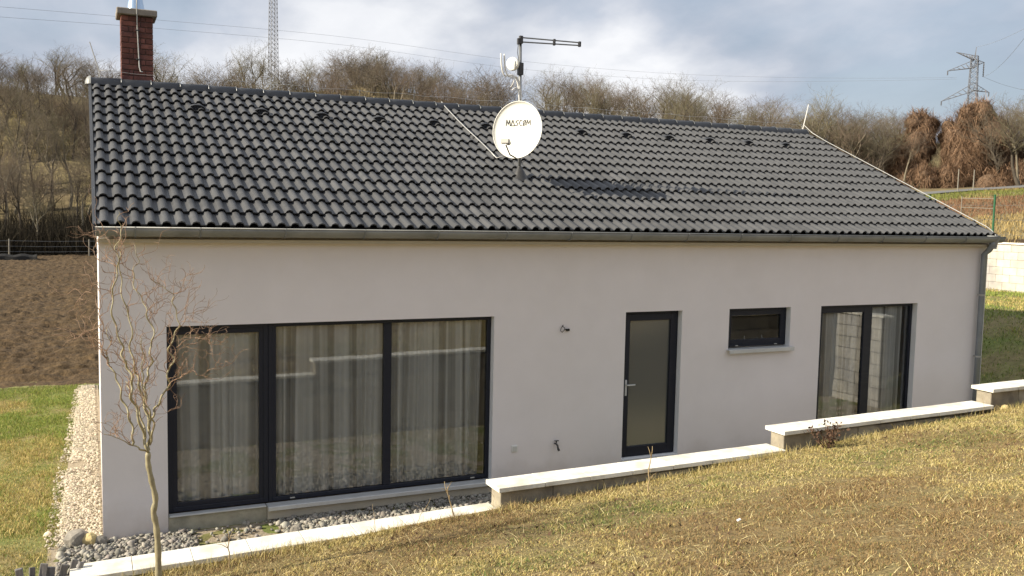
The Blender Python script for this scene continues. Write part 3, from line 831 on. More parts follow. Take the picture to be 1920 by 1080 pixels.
# things standing behind the glass
for k, (x, h, r) in enumerate(((8.98, .07, .02), (9.06, .13, .022), (9.30, .10, .03), (9.40, .13, .028))):
    V, F = lathe([(0, 0), (r, 0), (r, h * .55), (r * .45, h * .75), (r * .45, h), (0, h)], 10)
    o = link('bottle', mesh_data('bottle', V, F, M_BOTTLE, True), None, (x, .24, 1.80))
    tag(o, ['shortest pale bottle on the inner sill of the small window', 'slim pale bottle second from the left on the small window sill',
            'stout pale bottle third from the left on the small window sill', 'rightmost pale bottle on the inner sill of the small window'][k], 'bottle', 'bottles behind the small window')
pp = thing('potted_plume', 'peach dried plume in a pale pot behind the right pane of the double window', 'plant', (12.16, .52, .17))
V, F = lathe([(0, 0), (.11, 0), (.16, .30), (.17, .62), (.155, .63), (0, .60)], 16); link('pot', mesh_data('pot', V, F, M_POT, True), pp, (12.16, .52, .17))
V, F = [], []
for q in range(60):
    a_ = q * 2.4; rr_ = .03 + .085 * random.random(); h_ = .16 + .20 * (1 - rr_ / .12) + .05 * random.random(); o_ = len(V); ca_, sa_ = math.cos(a_), math.sin(a_)
    V += [(0.01 * -sa_, .01 * ca_, 0), (.01 * sa_, -.01 * ca_, 0), (rr_ * ca_ * 1.1 + .018 * sa_, rr_ * sa_ * 1.1 - .018 * ca_, h_ * .55), (rr_ * ca_ * 1.1 - .018 * sa_, rr_ * sa_ * 1.1 + .018 * ca_, h_ * .55), (rr_ * .7 * ca_, rr_ * .7 * sa_, h_)]
    F += [(o_, o_ + 1, o_ + 2, o_ + 3), (o_ + 3, o_ + 2, o_ + 4)]
po_ = link('plume', mesh_data('plume', V, F, M_PEACH), pp, (12.16, .52, .78)); po_['kind'] = 'stuff'
m = MB(); m.box(8.55, 9.77, .17, .30, 1.77, 1.80); m.obj('inner_sill', M_INT, house)

# ------------------------------------------------------------------ antenna mast with satellite dish
MX, MY = 5.815, 1.617
ant = thing('antenna_mast', 'steel mast with round white satellite dish and boom antenna on the roof', 'satellite dish', (MX, MY, roof_z(MY)))
m = MB(); m.tube([(MX, MY, roof_z(MY) - .05), (MX - .005, MY, 5.0), (MX - .03, MY, 6.37)], .024, 10); m.obj('mast', M_MAST, ant, True)
m = MB(); V, F = lathe([(0.14, 0.0), (0.12, .03), (0.095, .07), (0.075, .13), (0.048, .18), (0.032, .23), (0.028, .24)], 18)
m.add([(x + MX, y * 1.1 + MY - .01 , z * .7 + roof_z(MY) + .02 + (y) * SL * max(0, 1 - z / .12)) for x, y, z in V], F); m.obj('roof_boot', M_RUBBER, ant, True)
DN = Vector((-0.74, -0.66, 0.12)).normalized()           # the way the dish faces
DR = DN.cross(Vector((0, 0, 1))).normalized() * -1       # to the viewer's right when facing it
DR = Vector((0, 0, 1)).cross(DN).normalized()
DU = DN.cross(DR).normalized()
DC = Vector((5.645, 1.36, 4.965))
AW, AH, DEP = 0.385, 0.418, 0.062
def dish_pt(a, b, off=0.0):                              # a,b in -1..1
    return DC + DR * (a * AW) + DU * (b * AH) + DN * (DEP * (a * a + b * b) - DEP + off)
V, F = [], []
nr, na = 9, 48
for i in range(nr + 1):
    r_ = i / nr
    for k in range(na):
        t = 2 * math.pi * k / na; V.append(dish_pt(r_ * math.cos(t), r_ * math.sin(t)))
for i in range(nr):
    for k in range(na):
        a, b = i * na + k, i * na + (k + 1) % na; F.append((a, b, b + na, a + na))
o0 = len(V)
for r_, off in ((1.0, 0.004), (1.025, -0.004), (1.015, -0.022), (0.6, -0.025), (0.0, -0.02)):
    for k in range(na):
        t = 2 * math.pi * k / na; V.append(dish_pt(r_ * math.cos(t), r_ * math.sin(t), off))
for i in range(4):
    for k in range(na):
        a, b = o0 + i * na + k, o0 + i * na + (k + 1) % na; F.append((a, b, b + na, a + na))
for k in range(na):
    F.append((nr * na + k, nr * na + (k + 1) % na, o0 + (k + 1) % na, o0 + k))
dish = link('dish', mesh_data('dish', [tuple(v) for v in V], F, M_DISH, True), ant)
# the lettering across the upper half, thin hand-drawn strokes
GL = {'M': [[(0, 0), (.12, 1), (.5, .25), (.85, 1), (1, 0)]], 'A': [[(0, 0), (.5, 1), (1, 0), (0, 0)]],
      'S': [[(1, .92), (.35, .85), (.15, .62), (.85, .40), (.7, .12), (0, .05)]], 'C': [[(1, .85), (.45, .95), (.05, .5), (.4, .05), (1, .12)]],
      'O': [[(.5, .95), (.05, .6), (.25, .05), (.75, .1), (.95, .6), (.5, .95)], [(.1, -.02), (.95, 1.02)]]}
m = MB(); x = -0.52
for ch, w in zip('MASCOM', (.185, .175, .155, .16, .17, .195)):
    for st in GL[ch]:
        for (ax, ay), (bx, by) in zip(st[:-1], st[1:]):
            p, q = (x + ax * w * .86, .17 + ay * .20), (x + bx * w * .86, .17 + by * .20)
            dxx, dyy = q[0] - p[0], q[1] - p[1]; l = math.hypot(dxx, dyy); nx, ny = -dyy / l * .013, dxx / l * .013
            ex, ey = dxx / l * .006, dyy / l * .006
            m.add([tuple(dish_pt(p[0] - ex + nx, p[1] - ey + ny, .0035)), tuple(dish_pt(p[0] - ex - nx, p[1] - ey - ny, .0035)),
                   tuple(dish_pt(q[0] + ex - nx, q[1] + ey - ny, .0035)), tuple(dish_pt(q[0] + ex + nx, q[1] + ey + ny, .0035))], [(0, 1, 2, 3)])
    x += w
let = m.obj('lettering', M_INK, dish); let['label'] = 'thin black MASCOM lettering'
lp = dish_pt(0.0, -0.60) + DN * 0.40 - DU * 0.0
m = MB(); m.tube([tuple(dish_pt(0.02, -1.0, -.02)), tuple(dish_pt(0.0, -1.02) + DN * .20 + DU * .02), tuple(lp - DU * .05)], .011, 6); m.obj('converter_arm', M_DARKMET, ant, True)
V, F = tube_geo([tuple(lp + DN * .02), tuple(lp - DN * .05), tuple(lp - DN * .055), tuple(lp - DN * .10)], [.026, .026, .036, .034], 12)
m = MB(); m.add(V, F); hx = lp + DN * .03
for s_ in (1,):
    V, F = chamfer_box(.062, .03, .032, .006); m.add([tuple(hx + DR * v[0] + DN * v[1] + DU * v[2]) for v in V], F)
m.obj('signal_converter', M_LNB, ant)
m = MB(); m.tube([tuple(dish_pt(0, 0, -.02)), (MX - .01, MY - .03, DC.z)], .03, 8); m.box(MX - .05, MX + .04, MY - .05, MY + .05, DC.z - .09, DC.z + .09); m.obj('dish_bracket', M_MAST, ant)
# boom antenna
m = MB()
b0, b1 = np.array([MX - .03, MY - .03, 6.31]), np.array([6.76, MY - .06, 6.335])
for dz_ in (0.035, -.03): m.tube([b0 + (0, 0, dz_), b1 + (0, 0, dz_ * .65)], .011, 6)
boom = m.obj('boom_antenna', M_MAST, ant)
for t, w in ((0.0, .05), (0.56, .03), (1.0, .036)):
    p = b0 + (b1 - b0) * t; m = MB(); m.cbox(p[0] - w * .55, p[0] + w * .55, p[1] - .02, p[1] + .02, p[2] - .055 + t * .015, p[2] + .06 - t * .02, .005); m.obj('spacer', M_DARKMET, boom)
m = MB(); m.cbox(MX - .09, MX - .055, MY - .05, MY - .01, 6.24, 6.33, .004); m.tube([(MX - .075, MY - .03, 6.25), (MX - .085, MY - .03, 6.12), (MX - .05, MY - .02, 5.98)], .005, 5); m.obj('junction', M_DARKMET, ant)
sdp = Vector((5.655, MY - .04, 5.945)); sn_ = Vector((-.80, -.60, 0.0)).normalized()
V, F = tube_geo([tuple(sdp + sn_ * .03), tuple(sdp + sn_ * .025), tuple(sdp - sn_ * .02), tuple(sdp - sn_ * .045)], [.085, .098, .098, .05], 20)
m = MB(); m.add(V, F); m.obj('round_panel_antenna', M_DISH, ant, True)
m = MB(); m.tube([tuple(sdp - sn_ * .03), (MX - .02, MY, 5.93)], .018, 6); m.cbox(MX - .055, MX + .02, MY - .04, MY + .04, 5.80, 5.98, .006); m.obj('antenna_clamp', M_DARKMET, ant)
for k, (dx_, dt) in enumerate(((0.0, 0.0), (0.055, 0.03))):
    pts = [(MX - .04 + dx_ * .6, MY - .05, 5.2), (MX - .05 + dx_ * .6, MY - .05, 5.55), (MX - .10 + dx_ * .5, MY - .05, 5.76), (MX - .20 + dx_, MY - .06, 5.79 - dt),
           (MX - .29 + dx_, MY - .07, 5.74), (MX - .345 + dx_, MY - .08, 5.80), (MX - .37 + dx_, MY - .085, 5.92), (MX - .38 + dx_, MY - .09, 6.07)]
    P = []
    for i in range(len(pts) - 1):                      # soften the bends
        for t in (0, .33, .66): P.append(np.array(pts[i]) * (1 - t) + np.array(pts[i + 1]) * t)
    P.append(np.array(pts[-1])); P = np.array(P); P[1:-1] = (P[:-2] + P[1:-1] + P[2:]) / 3; P[1:-1] = (P[:-2] + P[1:-1] + P[2:]) / 3
    m = MB(); m.tube(P, .0105, 6); m.obj('white_cable', M_WHITEPL, ant, True)
m = MB(); m.tube([(MX - .02, MY - .04, 5.58), (MX - .12, MY - .05, 5.60), (MX - .17, MY - .05, 5.56)], .008, 5); m.tube([(MX - .13, MY - .06, 5.75), (MX - .16, MY - .06, 5.66), (MX - .20, MY - .06, 5.60)], .007, 5); m.obj('cable_tail', M_WHITEPL, ant, True)

# ------------------------------------------------------------------ retaining wall, stepped, with white coping
rwall = thing('retaining_wall', 'stepped concrete block retaining wall with white coping in front of the house', 'wall', (3.0, -3.55, 0.0))
CAPS = [(-0.27, 3.203, 1.000, 1.085), (3.17, 6.433, 1.305, 1.352), (6.40, 9.563, 1.548, 1.600), (9.53, 14.45, 1.795, 1.850)]
bl_cache = {}
def block_mesh(l, d, h, mat, key):
    k = (round(l, 2), round(d, 2), round(h, 2), key)
    if k not in bl_cache:
        V, F = chamfer_box(l / 2, d / 2, h / 2, .007); bl_cache[k] = mesh_data('block', V, F, mat)
    return bl_cache[k]
for k, (x0, x1, za_, zb_) in enumerate(CAPS):
    n = int(round((x1 - x0) / 0.46)); l = (x1 - x0) / n
    for i in range(n):
        xa = x0 + i * l; zt = za_ + (zb_ - za_) * (i + .5) / n
        V, F = chamfer_box(l / 2 - .0022, .150, .021, .003)
        o = link('coping_slab', mesh_data('coping_slab', V, F, M_COPE), rwall, (xa + l / 2, -3.55 + random.uniform(-.002, .002), zt - .021 + random.uniform(-.001, .001)))
        o.rotation_euler = (0, -math.atan2(zb_ - za_, x1 - x0), 0)
    top = za_ - .044
    bx0, bx1 = x0 + .035, (x1 - .002 if k < len(CAPS) - 1 else x1)
    rows = int(math.ceil((top + .15) / .245)); nb = int(round((bx1 - bx0) / .5)); l = (bx1 - bx0) / nb
    m = MB(); m.box(bx0 + .02, bx1 - .02, -3.635, -3.465, -.1, top - .006); m.obj('wall_core', M_CORE, rwall)
    for r_ in range(rows):
        zt = top - r_ * .245
        off = l / 2 if r_ % 2 else 0
        edges = sorted({bx0, bx1} | {bx0 + off + i * l for i in range(nb + 1) if bx0 + .05 < bx0 + off + i * l < bx1 - .05})
        for a, b in zip(edges[:-1], edges[1:]):
            link('block', block_mesh(b - a - .008, .20, .237, M_BLOCK, 'r'), rwall, ((a + b) / 2, -3.55 + random.uniform(-.002, .002), zt - .1225))
# return wall towards the house beyond the right edge of the picture (mirrored in the double window)
ret = thing('return_wall', 'sunlit pale block wall mirrored in the double window', 'wall', (14.36, -2.8, 0))
m = MB(); m.box(14.29, 14.43, -3.38, -2.17, -.1, 1.80); m.obj('wall_core', M_CORE, ret)
for r_ in range(8):
    zt = 1.806 - r_ * .24; off = .2 if r_ % 2 else 0
    edges = sorted({-3.39, -2.14} | {-3.39 + off + .4 * i for i in range(1, 6) if -3.3 < -3.39 + off + .4 * i < -2.2})
    for a, b in zip(edges[:-1], edges[1:]): link('block', block_mesh(.20, b - a - .014, .227, M_BLOCKL, 'y'), ret, (14.36, (a + b) / 2, zt - .12))
for i in range(3):
    V, F = chamfer_box(.15, .22, .022, .005); link('coping_slab', mesh_data('coping_slab', V, F, M_COPE), ret, (14.36, -3.17 + i * .445, 1.832))

# pale block wall on the far side of the side lawn
gw = thing('garden_wall', 'sunlit pale concrete block wall with white coping right of the house', 'wall', (27.1, 8, 1.5))
BW = 27.1
m = MB(); m.box(BW - .07, BW + .12, -3.4, 22, 1.0, 3.04); m.obj('wall_core', M_CORE, gw)
for r_ in range(9):
    zt = 3.06 - r_ * .25
    for i in range(50):
        a = -3.4 + (i + (.5 if r_ % 2 else 0)) * .5
        if a + .5 > 22 or not (3.0 < a < 21.0): continue
        link('block', block_mesh(.20, .495, .245, M_BLOCKL, 'g'), gw, (BW, a + .25, zt - .125))
m = MB(); m.box(BW - .1, BW + .1, -3.4, 3.0, 1.0, 3.06); m.obj('plain_run', M_BLOCKL, gw)
for i in range(26):
    V_ = bl_cache.setdefault('cope_g', None) or mesh_data('coping_slab', *chamfer_box(.15, .497, .028, .006), M_COPE)
    bl_cache['cope_g'] = V_
    link('coping_slab', V_, gw, (BW, -2.9 + i, 3.09))

# ------------------------------------------------------------------ boulders and loose rocks by the corner
def rock(name, c, r, mat, label, seed, flat=.7):
    import bmesh
    bm = bmesh.new(); bmesh.ops.create_icosphere(bm, subdivisions=3, radius=1.0); rg = np.random.default_rng(seed)
    planes = rg.normal(size=(14, 3)); planes /= np.linalg.norm(planes, axis=1)[:, None]
    for v in bm.verts:
        p = np.array(v.co)
        for q in planes:
            d = p @ q - .80
            if d > 0: p = p - q * d * .85
        p *= 1 + .05 * math.sin(p[0] * 7 + seed) * math.sin(p[1] * 6)
        v.co = (p[0] * r[0], p[1] * r[1], p[2] * r[2])
    me = bpy.data.meshes.new(name); bm.to_mesh(me); bm.free(); me.materials.append(mat)
    return tag(link(name, me, None, c), label, 'rock')
rock('boulder', (-0.27, -0.03, 0.06), (.155, .14, .12), M_ROCK, 'large grey boulder at the left corner of the house', 3)
rock('boulder', (-0.14, -0.10, 0.05), (.09, .08, .085), M_ROCKY, 'small ochre stone beside the large grey boulder', 5)
rock('boulder', (-0.03, -0.12, 0.04), (.08, .07, .06), M_ROCK, 'small grey rock between ochre stone and house corner', 8)
rock('boulder', (2.02, -.62, 0.05), (.075, .07, .075), M_ROCK, 'rounded grey stone on the gravel under the terrace window', 9)

# loose stones, far too many to count
def stones(name, P, size, base, label, seed):
    rg = np.random.default_rng(seed); n = len(P)
    t = (1 + 5 ** .5) / 2
    I = np.array([(-1, t, 0), (1, t, 0), (-1, -t, 0), (1, -t, 0), (0, -1, t), (0, 1, t), (0, -1, -t), (0, 1, -t), (t, 0, -1), (t, 0, 1), (-t, 0, -1), (-t, 0, 1)], float); I /= np.linalg.norm(I[0])
    T = np.array([(0, 11, 5), (0, 5, 1), (0, 1, 7), (0, 7, 10), (0, 10, 11), (1, 5, 9), (5, 11, 4), (11, 10, 2), (10, 7, 6), (7, 1, 8), (3, 9, 4), (3, 4, 2), (3, 2, 6), (3, 6, 8), (3, 8, 9), (4, 9, 5), (2, 4, 11), (6, 2, 10), (8, 6, 7), (9, 8, 1)])
    S = size * rg.lognormal(0, .38, n)
    A = rg.uniform(.5, 1.4, (n, 1, 3)); J = rg.uniform(.60, 1.25, (n, 12, 1))
    V = I[None] * A * J * S[:, None, None]
    a, b = rg.uniform(0, 6.28, n), rg.uniform(-.9, .9, n)
    ca, sa, cb, sb = np.cos(a), np.sin(a), np.cos(b), np.sin(b)
    x, y, z = V[..., 0], V[..., 1], V[..., 2] * .8
    y, z = y * cb[:, None] - z * sb[:, None], y * sb[:, None] + z * cb[:, None]
    x, y = x * ca[:, None] - y * sa[:, None], x * sa[:, None] + y * ca[:, None]
    V = np.stack([x, y, z], -1) + P[:, None, :]
    F = (T[None] + (np.arange(n) * 12)[:, None, None]).reshape(-1, 3)
    c = np.asarray(base)[None] * rg.uniform(.55, 1.3, (n, 1)) * (1 + rg.normal(0, .02, (n, 3)))
    o = link(name, mesh_data(name, V.reshape(-1, 3), F, M_STONE, False, np.repeat(np.clip(c, 0, .9), 12, 0)))
    return tag(o, label, 'gravel', kind='stuff')
n = 12000
py = RNG.uniform(-.1, 9.7, n); px = strip_x(py) + (0.0 - strip_x(py)) * np.abs(RNG.uniform(-.22, 1, n)) * np.where(RNG.uniform(0, 1, n) < .1, -.3, 1)
keep = (px < -.012) & (fbm(px * 2, py * 1.2, 77) > .20 + RNG.uniform(0, .16, n))
P = np.stack([px, py, ground_h(px, py) + .040], -1)[keep]
stones('gravel_strip', P, .0115, (.52, .46, .36), 'pale sunlit gravel along the left side wall', 1)
n = 9500
px = RNG.uniform(-.45, 4.9, n); py = -RNG.power(1.0, n) * 1.35 - .02
den = np.where(px < .95, 1.0, np.where(px < 1.9, .10, .95)) * np.where(py < -.9 - .25 * np.sin(px * 3), .5, 1)
keep = RNG.uniform(0, 1, n) < den
P = np.stack([px, py, ground_h(px, py) + .03 + RNG.uniform(0, .02, n)], -1)[keep]
stones('gravel_heap', P, .021, (.285, .265, .23), 'grey gravel along the foot of the front wall', 2)
n = 6000
px = RNG.uniform(-.3, 14, n); py = RNG.uniform(-3.4, -1.3, n)
stones('gravel_scatter', np.stack([px, py, ground_h(px, py) + .028], -1), .0125, (.44, .39, .31), 'gravel between retaining wall and house', 4)

# ------------------------------------------------------------------ weathered timber edging at the lower left
te = thing('timber_edging', 'dark weathered timber edging of upright slats at the end of the coping', 'edging', (-.42, -3.55, .9))
base_z = 0.80
for i, (x, h, w, tilt, ta) in enumerate(((-.585, .235, .05, -.12, .1), (-.525, .205, .045, .05, -.1), (-.472, .235, .055, .14, -.05), (-.415, .20, .06, .10, -.02), (-.352, .22, .05, .24, .05), (-.30, .235, .045, .30, .0), (-.262, .215, .04, .36, .05))):
    m = MB(); m.cbox(-w / 2, w / 2, -.011, .011, 0, h, .004, .003)
    o = m.obj('slat', M_SLAT, te, False, (x, -3.50 + .02 * (i % 2), base_z + .04)); o.rotation_euler = (ta, tilt, random.uniform(-.3, .3))
for i, (z, y) in enumerate(((.86, -3.535), (.805, -3.56), (.90, -3.575))):
    m = MB(); m.cbox(-.20, .20, -.014, .014, -.022, .022, .004, .003)
    o = m.obj('rail', M_SLAT, te, False, (-.42, y, z + .06)); o.rotation_euler = (0, -.05 + .04 * i, .04 * i)

# ------------------------------------------------------------------ corkscrew willow
wil = thing('corkscrew_willow', 'young bare corkscrew willow with twisted branches before the left corner of the house', 'tree', (.31, -4.2, 1.05))
rw2 = random.Random(5)
def px_path(pts, y0, y1):
    out = []
    for i, (cx, cy) in enumerate(pts):
        out.append(on_y(80 + cx / 1.5875, 400 + cy / 1.5875, y0 + (y1 - y0) * i / max(1, len(pts) - 1)))
    return np.array(out)
def smooth_path(P, sub=4):
    P = np.asarray(P); Q = [2 * P[0] - P[1], *P, 2 * P[-1] - P[-2]]; out = []
    for i in range(1, len(Q) - 2):
        for k in range(sub):
            t = k / sub; a, b, c, d = Q[i - 1], Q[i], Q[i + 1], Q[i + 2]
            out.append(.5 * (2 * b + (c - a) * t + (2 * a - 5 * b + 4 * c - d) * t * t + (3 * b - a - 3 * c + d) * t ** 3))
    out.append(Q[-2]); return np.array(out)
trunk = px_path([(347, 1120), (345, 1075), (343, 990), (338, 930), (330, 890), (336, 850), (324, 795), (314, 745), (314, 712)], -4.2, -4.2)
trunk[0, 2] -= .10
P = smooth_path(trunk, 4)
m = MB(); m.tube(P, np.linspace(.0235, .0175, len(P)) * (1 + .12 * np.sin(np.arange(len(P)) * 1.9)), 10); m.obj('trunk', M_WILLOW, wil, True)
BR = [([(314, 715), (290, 700), (265, 690), (225, 670), (182, 655)], .009, .002, -.15),
      ([(268, 690), (268, 650), (256, 600), (236, 550), (224, 500), (206, 462), (190, 425), (200, 385), (188, 340)], .0105, .003, .25),
      ([(314, 712), (300, 660), (281, 590), (262, 540), (268, 500), (255, 462), (238, 428), (236, 390), (214, 330), (206, 262), (216, 200), (226, 150), (218, 100), (236, 60), (225, 22), (226, -5)], .013, .0022, -.1),
      ([(316, 705), (318, 660), (318, 610), (300, 560), (286, 500), (275, 465), (262, 400), (264, 330), (241, 262), (232, 190), (229, 120), (224, 85)], .013, .0025, .12),
      ([(318, 625), (332, 590), (346, 562), (376, 510), (371, 470), (391, 440), (375, 402), (399, 352), (405, 320), (389, 272), (386, 240), (352, 215), (322, 195)], .010, .002, -.3),
      ([(318, 640), (306, 580), (306, 530), (312, 480), (325, 440), (319, 400), (331, 360), (310, 300), (301, 262), (275, 222), (270, 170), (286, 140), (270, 92)], .011, .002, .3),
      ([(306, 670), (292, 600), (270, 556), (258, 520), (246, 500)], .008, .003, .4),
      ([(318, 690), (330, 640), (322, 600), (305, 565), (300, 520), (296, 470), (300, 420), (290, 370)], .009, .0025, -.4),
      ([(205, 460), (190, 440), (176, 400), (182, 350), (170, 300), (176, 240), (160, 200)], .005, .0015, .3),
      ([(170, 290), (150, 240), (120, 238), (95, 280), (76, 296)], .003, .001, .5), ([(178, 330), (150, 345), (110, 365), (85, 380)], .003, .001, .2),
      ([(190, 420), (160, 395), (135, 350), (100, 372)], .003, .001, -.2), ([(405, 322), (425, 300), (455, 298), (480, 318)], .003, .001, .2),
      ([(398, 400), (430, 375), (470, 372), (498, 385), (500, 410)], .003, .001, -.4), ([(385, 440), (420, 395), (455, 390), (466, 412)], .003, .001, .3),
      ([(374, 512), (405, 490), (445, 470), (470, 482), (505, 462), (543, 446)], .0035, .001, -.5), ([(352, 215), (340, 240), (345, 280), (330, 310)], .002, .001, .2),
      ([(222, 160), (195, 145), (168, 140), (160, 110), (165, 75), (185, 40)], .0035, .001, .3), ([(228, 60), (200, 50), (175, 70), (155, 100)], .003, .001, .2),
      ([(386, 240), (405, 235), (428, 228), (405, 205)], .002, .001, -.2), ([(300, 262), (335, 300), (345, 265), (370, 262)], .003, .001, .2),
      ([(265, 690), (230, 650), (205, 640), (185, 615)], .003, .001, -.4), ([(320, 600), (360, 595), (400, 580), (425, 560)], .002, .001, .4)]
paths = []
for i, (pts, r0, r1, dep) in enumerate(BR):
    Q = px_path(pts, -4.2 + (0 if i < 8 else dep * .5), -4.2 + dep)
    Q = smooth_path(Q, 5)
    wob = np.zeros_like(Q); t = np.arange(len(Q)); wob[:, 0] = .008 * np.sin(t * 1.1 + i); wob[:, 1] = .018 * np.sin(t * .9 + i * 2); Q[1:] += wob[1:]
    rr = np.linspace(r0, r1, len(Q)) * .85; m = MB(); m.tube(Q, rr, 6)
    m.obj('branch', M_WILLOW if r0 > .006 else M_WTWIG, wil, True); paths.append((Q, rr))
tw = MB()
def curl(p, d, ln, r, depth):
    n = max(6, int(ln / .022)); P = [np.array(p)]; d = np.array(d) / (np.linalg.norm(d) + 1e-9)
    ph, fr, amp = rw2.uniform(0, 6.28), rw2.uniform(.5, .9), rw2.uniform(.5, 1.0)
    side = np.cross(d, [rw2.uniform(-1, 1), rw2.uniform(-1, 1), .3]); side /= np.linalg.norm(side) + 1e-9; up = np.cross(side, d)
    for i in range(n):
        q = d + amp * (side * math.sin(ph + i * fr) + up * math.cos(ph * 1.3 + i * fr * .8)) + np.array([0, 0, .22])
        q /= np.linalg.norm(q); P.append(P[-1] + q * ln / n)
    P = np.array(P); tw.tube(P, np.linspace(r, .0010, len(P)), 4, False)
    if depth > 0:
        for k in range(rw2.randint(1, 3)):
            i = rw2.randint(2, len(P) - 2); a = P[i + 1] - P[i - 1]; a = a / np.linalg.norm(a) + np.array([rw2.uniform(-1, 1), rw2.uniform(-1, 1), rw2.uniform(-.2, .7)])
            curl(P[i], a, ln * rw2.uniform(.35, .6), r * .6, depth - 1)
for Q, rr in paths:
    for i in range(4, len(Q) - 1):
        if rr[i] > .0085 and rw2.random() < .75: continue
        if rw2.random() < .40:
            a = Q[i] - Q[i - 1]; a = a / np.linalg.norm(a) * .6 + np.array([rw2.uniform(-1, 1), rw2.uniform(-.8, .8), rw2.uniform(-.1, .9)])
            curl(Q[i], a, rw2.uniform(.10, .30), min(.0028, rr[i] * .6 + .0008), 1)
tw_o = tw.obj('twigs', M_WTWIG, wil, True); tw_o['kind'] = 'stuff'

# ------------------------------------------------------------------ dry stalks and saplings on the bank
def stalk(name, x, y, h, label, seed, r=.006, side=3, lean=(0, 0), cat='sapling', mat=M_STALK):
    rg = random.Random(seed); z = float(bank_h(x, y)) - .03
    root = thing(name, label, cat, (x, y, z)); P = [np.array([x, y, z])]
    for i in range(9): P.append(P[-1] + np.array([lean[0] / 9 + rg.uniform(-.010, .010), lean[1] / 9 + rg.uniform(-.01, .01), h / 9]))
    m = MB(); m.tube(P, np.linspace(r, r * .3, 10), 6); m.obj('stem', mat, root, True)
    for k in range(side):
        i = rg.randint(3, 8); q = P[i]; d = np.array([rg.uniform(-.10, .10), rg.uniform(-.05, .05), rg.uniform(.02, .10)])
        m = MB(); m.tube([q, q + d * .5 + (0, 0, .01), q + d], [r * .45, r * .3, r * .15], 5); m.obj('side_twig', mat, root, True)
    return root
stalk('sapling', .84, -3.92, .33, 'short bare sapling stick right of the willow trunk', 1, .007, 4, (-.02, 0))
stalk('sapling', 2.73, -3.80, .36, 'bare forked stick where the two lowest copings meet', 2, .007, 5, (-.12, .05))
stalk('sapling', 4.47, -4.12, .46, 'tall bare stick against the coping below the door', 3, .008, 5, (.02, 0))
stalk('dry_stalk', 2.02, -3.80, .30, 'thin straight dry stalk below the terrace window', 4, .003, 0, (-.03, 0), 'stalk')
stalk('dry_stalk', 2.35, -3.78, .26, 'thin slanting dry stalk left of the forked stick', 5, .003, 1, (.14, 0), 'stalk')
stalk('dry_stalk', 3.05, -3.85, .20, 'short thin dry stalk at the foot of the second coping', 6, .003, 1, (.03, 0), 'stalk')
stalk('dry_stalk', 9.1, -3.95, .30, 'thin dry stalk near the right end of the third coping', 8, .003, 1, (-.05, 0), 'stalk')
rb = thing('rose_bush', 'small withered bush with dark leaves against the third coping', 'bush', (6.85, -3.88, float(bank_h(6.85, -3.88))))
rg = random.Random(4); stem_b = MB(); leafy = MB()
for k in range(11):
    p = np.array([6.85 + rg.uniform(-.04, .04), -3.88 + rg.uniform(-.03, .03), float(bank_h(6.85, -3.88)) - .02]); P = [p]
    d = np.array([rg.uniform(-.6, .6), rg.uniform(-.25, .25), 1.0])
    for i in range(7): d = d + np.array([rg.uniform(-.25, .25), rg.uniform(-.2, .2), 0]); P.append(P[-1] + d / np.linalg.norm(d) * .042)
    stem_b.tube(P, np.linspace(.005, .0015, 8), 5)
    for i in range(2, 8):
        for q in range(4):
            c = P[i] + np.array([rg.uniform(-.045, .045), rg.uniform(-.04, .04), rg.uniform(-.03, .03)]); s = rg.uniform(.012, .026)
            a, b = np.array([rg.uniform(-1, 1), rg.uniform(-1, 1), rg.uniform(-1, 1)]), np.array([rg.uniform(-1, 1), rg.uniform(-1, 1), rg.uniform(-1, 1)])
            a /= np.linalg.norm(a); b /= np.linalg.norm(b)
            leafy.add([c - a * s, c + b * s * .6, c + a * s, c - b * s * .6], [(0, 1, 2, 3)])
stem_b.obj('stems', M_LEAFD, rb); lo = leafy.obj('leaves', M_LEAFD, rb); lo['kind'] = 'stuff'

# ------------------------------------------------------------------ grass (stuff)
def blades(P, h, w, lean, col, rg):
    """thin bent blades, two triangles each"""
    n = len(P); a = rg.uniform(0, 2 * math.pi, n); b = rg.uniform(0, 2 * math.pi, n)
    sx, sy = np.cos(a) * w * .5, np.sin(a) * w * .5
    lx, ly = np.cos(b) * lean * h, np.sin(b) * lean * h
    hz = h * np.sqrt(np.clip(1 - lean ** 2, .05, 1))
    B0 = P + np.stack([sx, sy, 0 * sx], -1); B1 = P - np.stack([sx, sy, 0 * sx], -1)
    M0 = P + np.stack([lx * .38 + sx * .8, ly * .38 + sy * .8, hz * .62], -1)
    M1 = P + np.stack([lx * .38 - sx * .8, ly * .38 - sy * .8, hz * .62], -1)
    T = P + np.stack([lx, ly, hz], -1)
    V = np.stack([B0, B1, M0, M1, T], 1).reshape(-1, 3)
    i = np.arange(n) * 5
    F = np.concatenate([np.stack([i, i + 1, i + 2], -1), np.stack([i + 1, i + 3, i + 2], -1), np.stack([i + 2, i + 3, i + 4], -1)])
    return V, F, np.repeat(col, 5, 0)
def in_view(P, mx=120, my=60):
    q, z = project(P)
    return (z > .3) & (q[:, 0] > -mx) & (q[:, 0] < 1920 + mx) & (q[:, 1] > -my) & (q[:, 1] < 1080 + my)
STRAW, OLIVE, GREEN, BROWN, PALE = np.array([.47, .37, .145]), np.array([.285, .265, .085]), np.array([.10, .155, .04]), np.array([.24, .16, .074]), np.array([.58, .485, .25])
rg = np.random.default_rng(3)
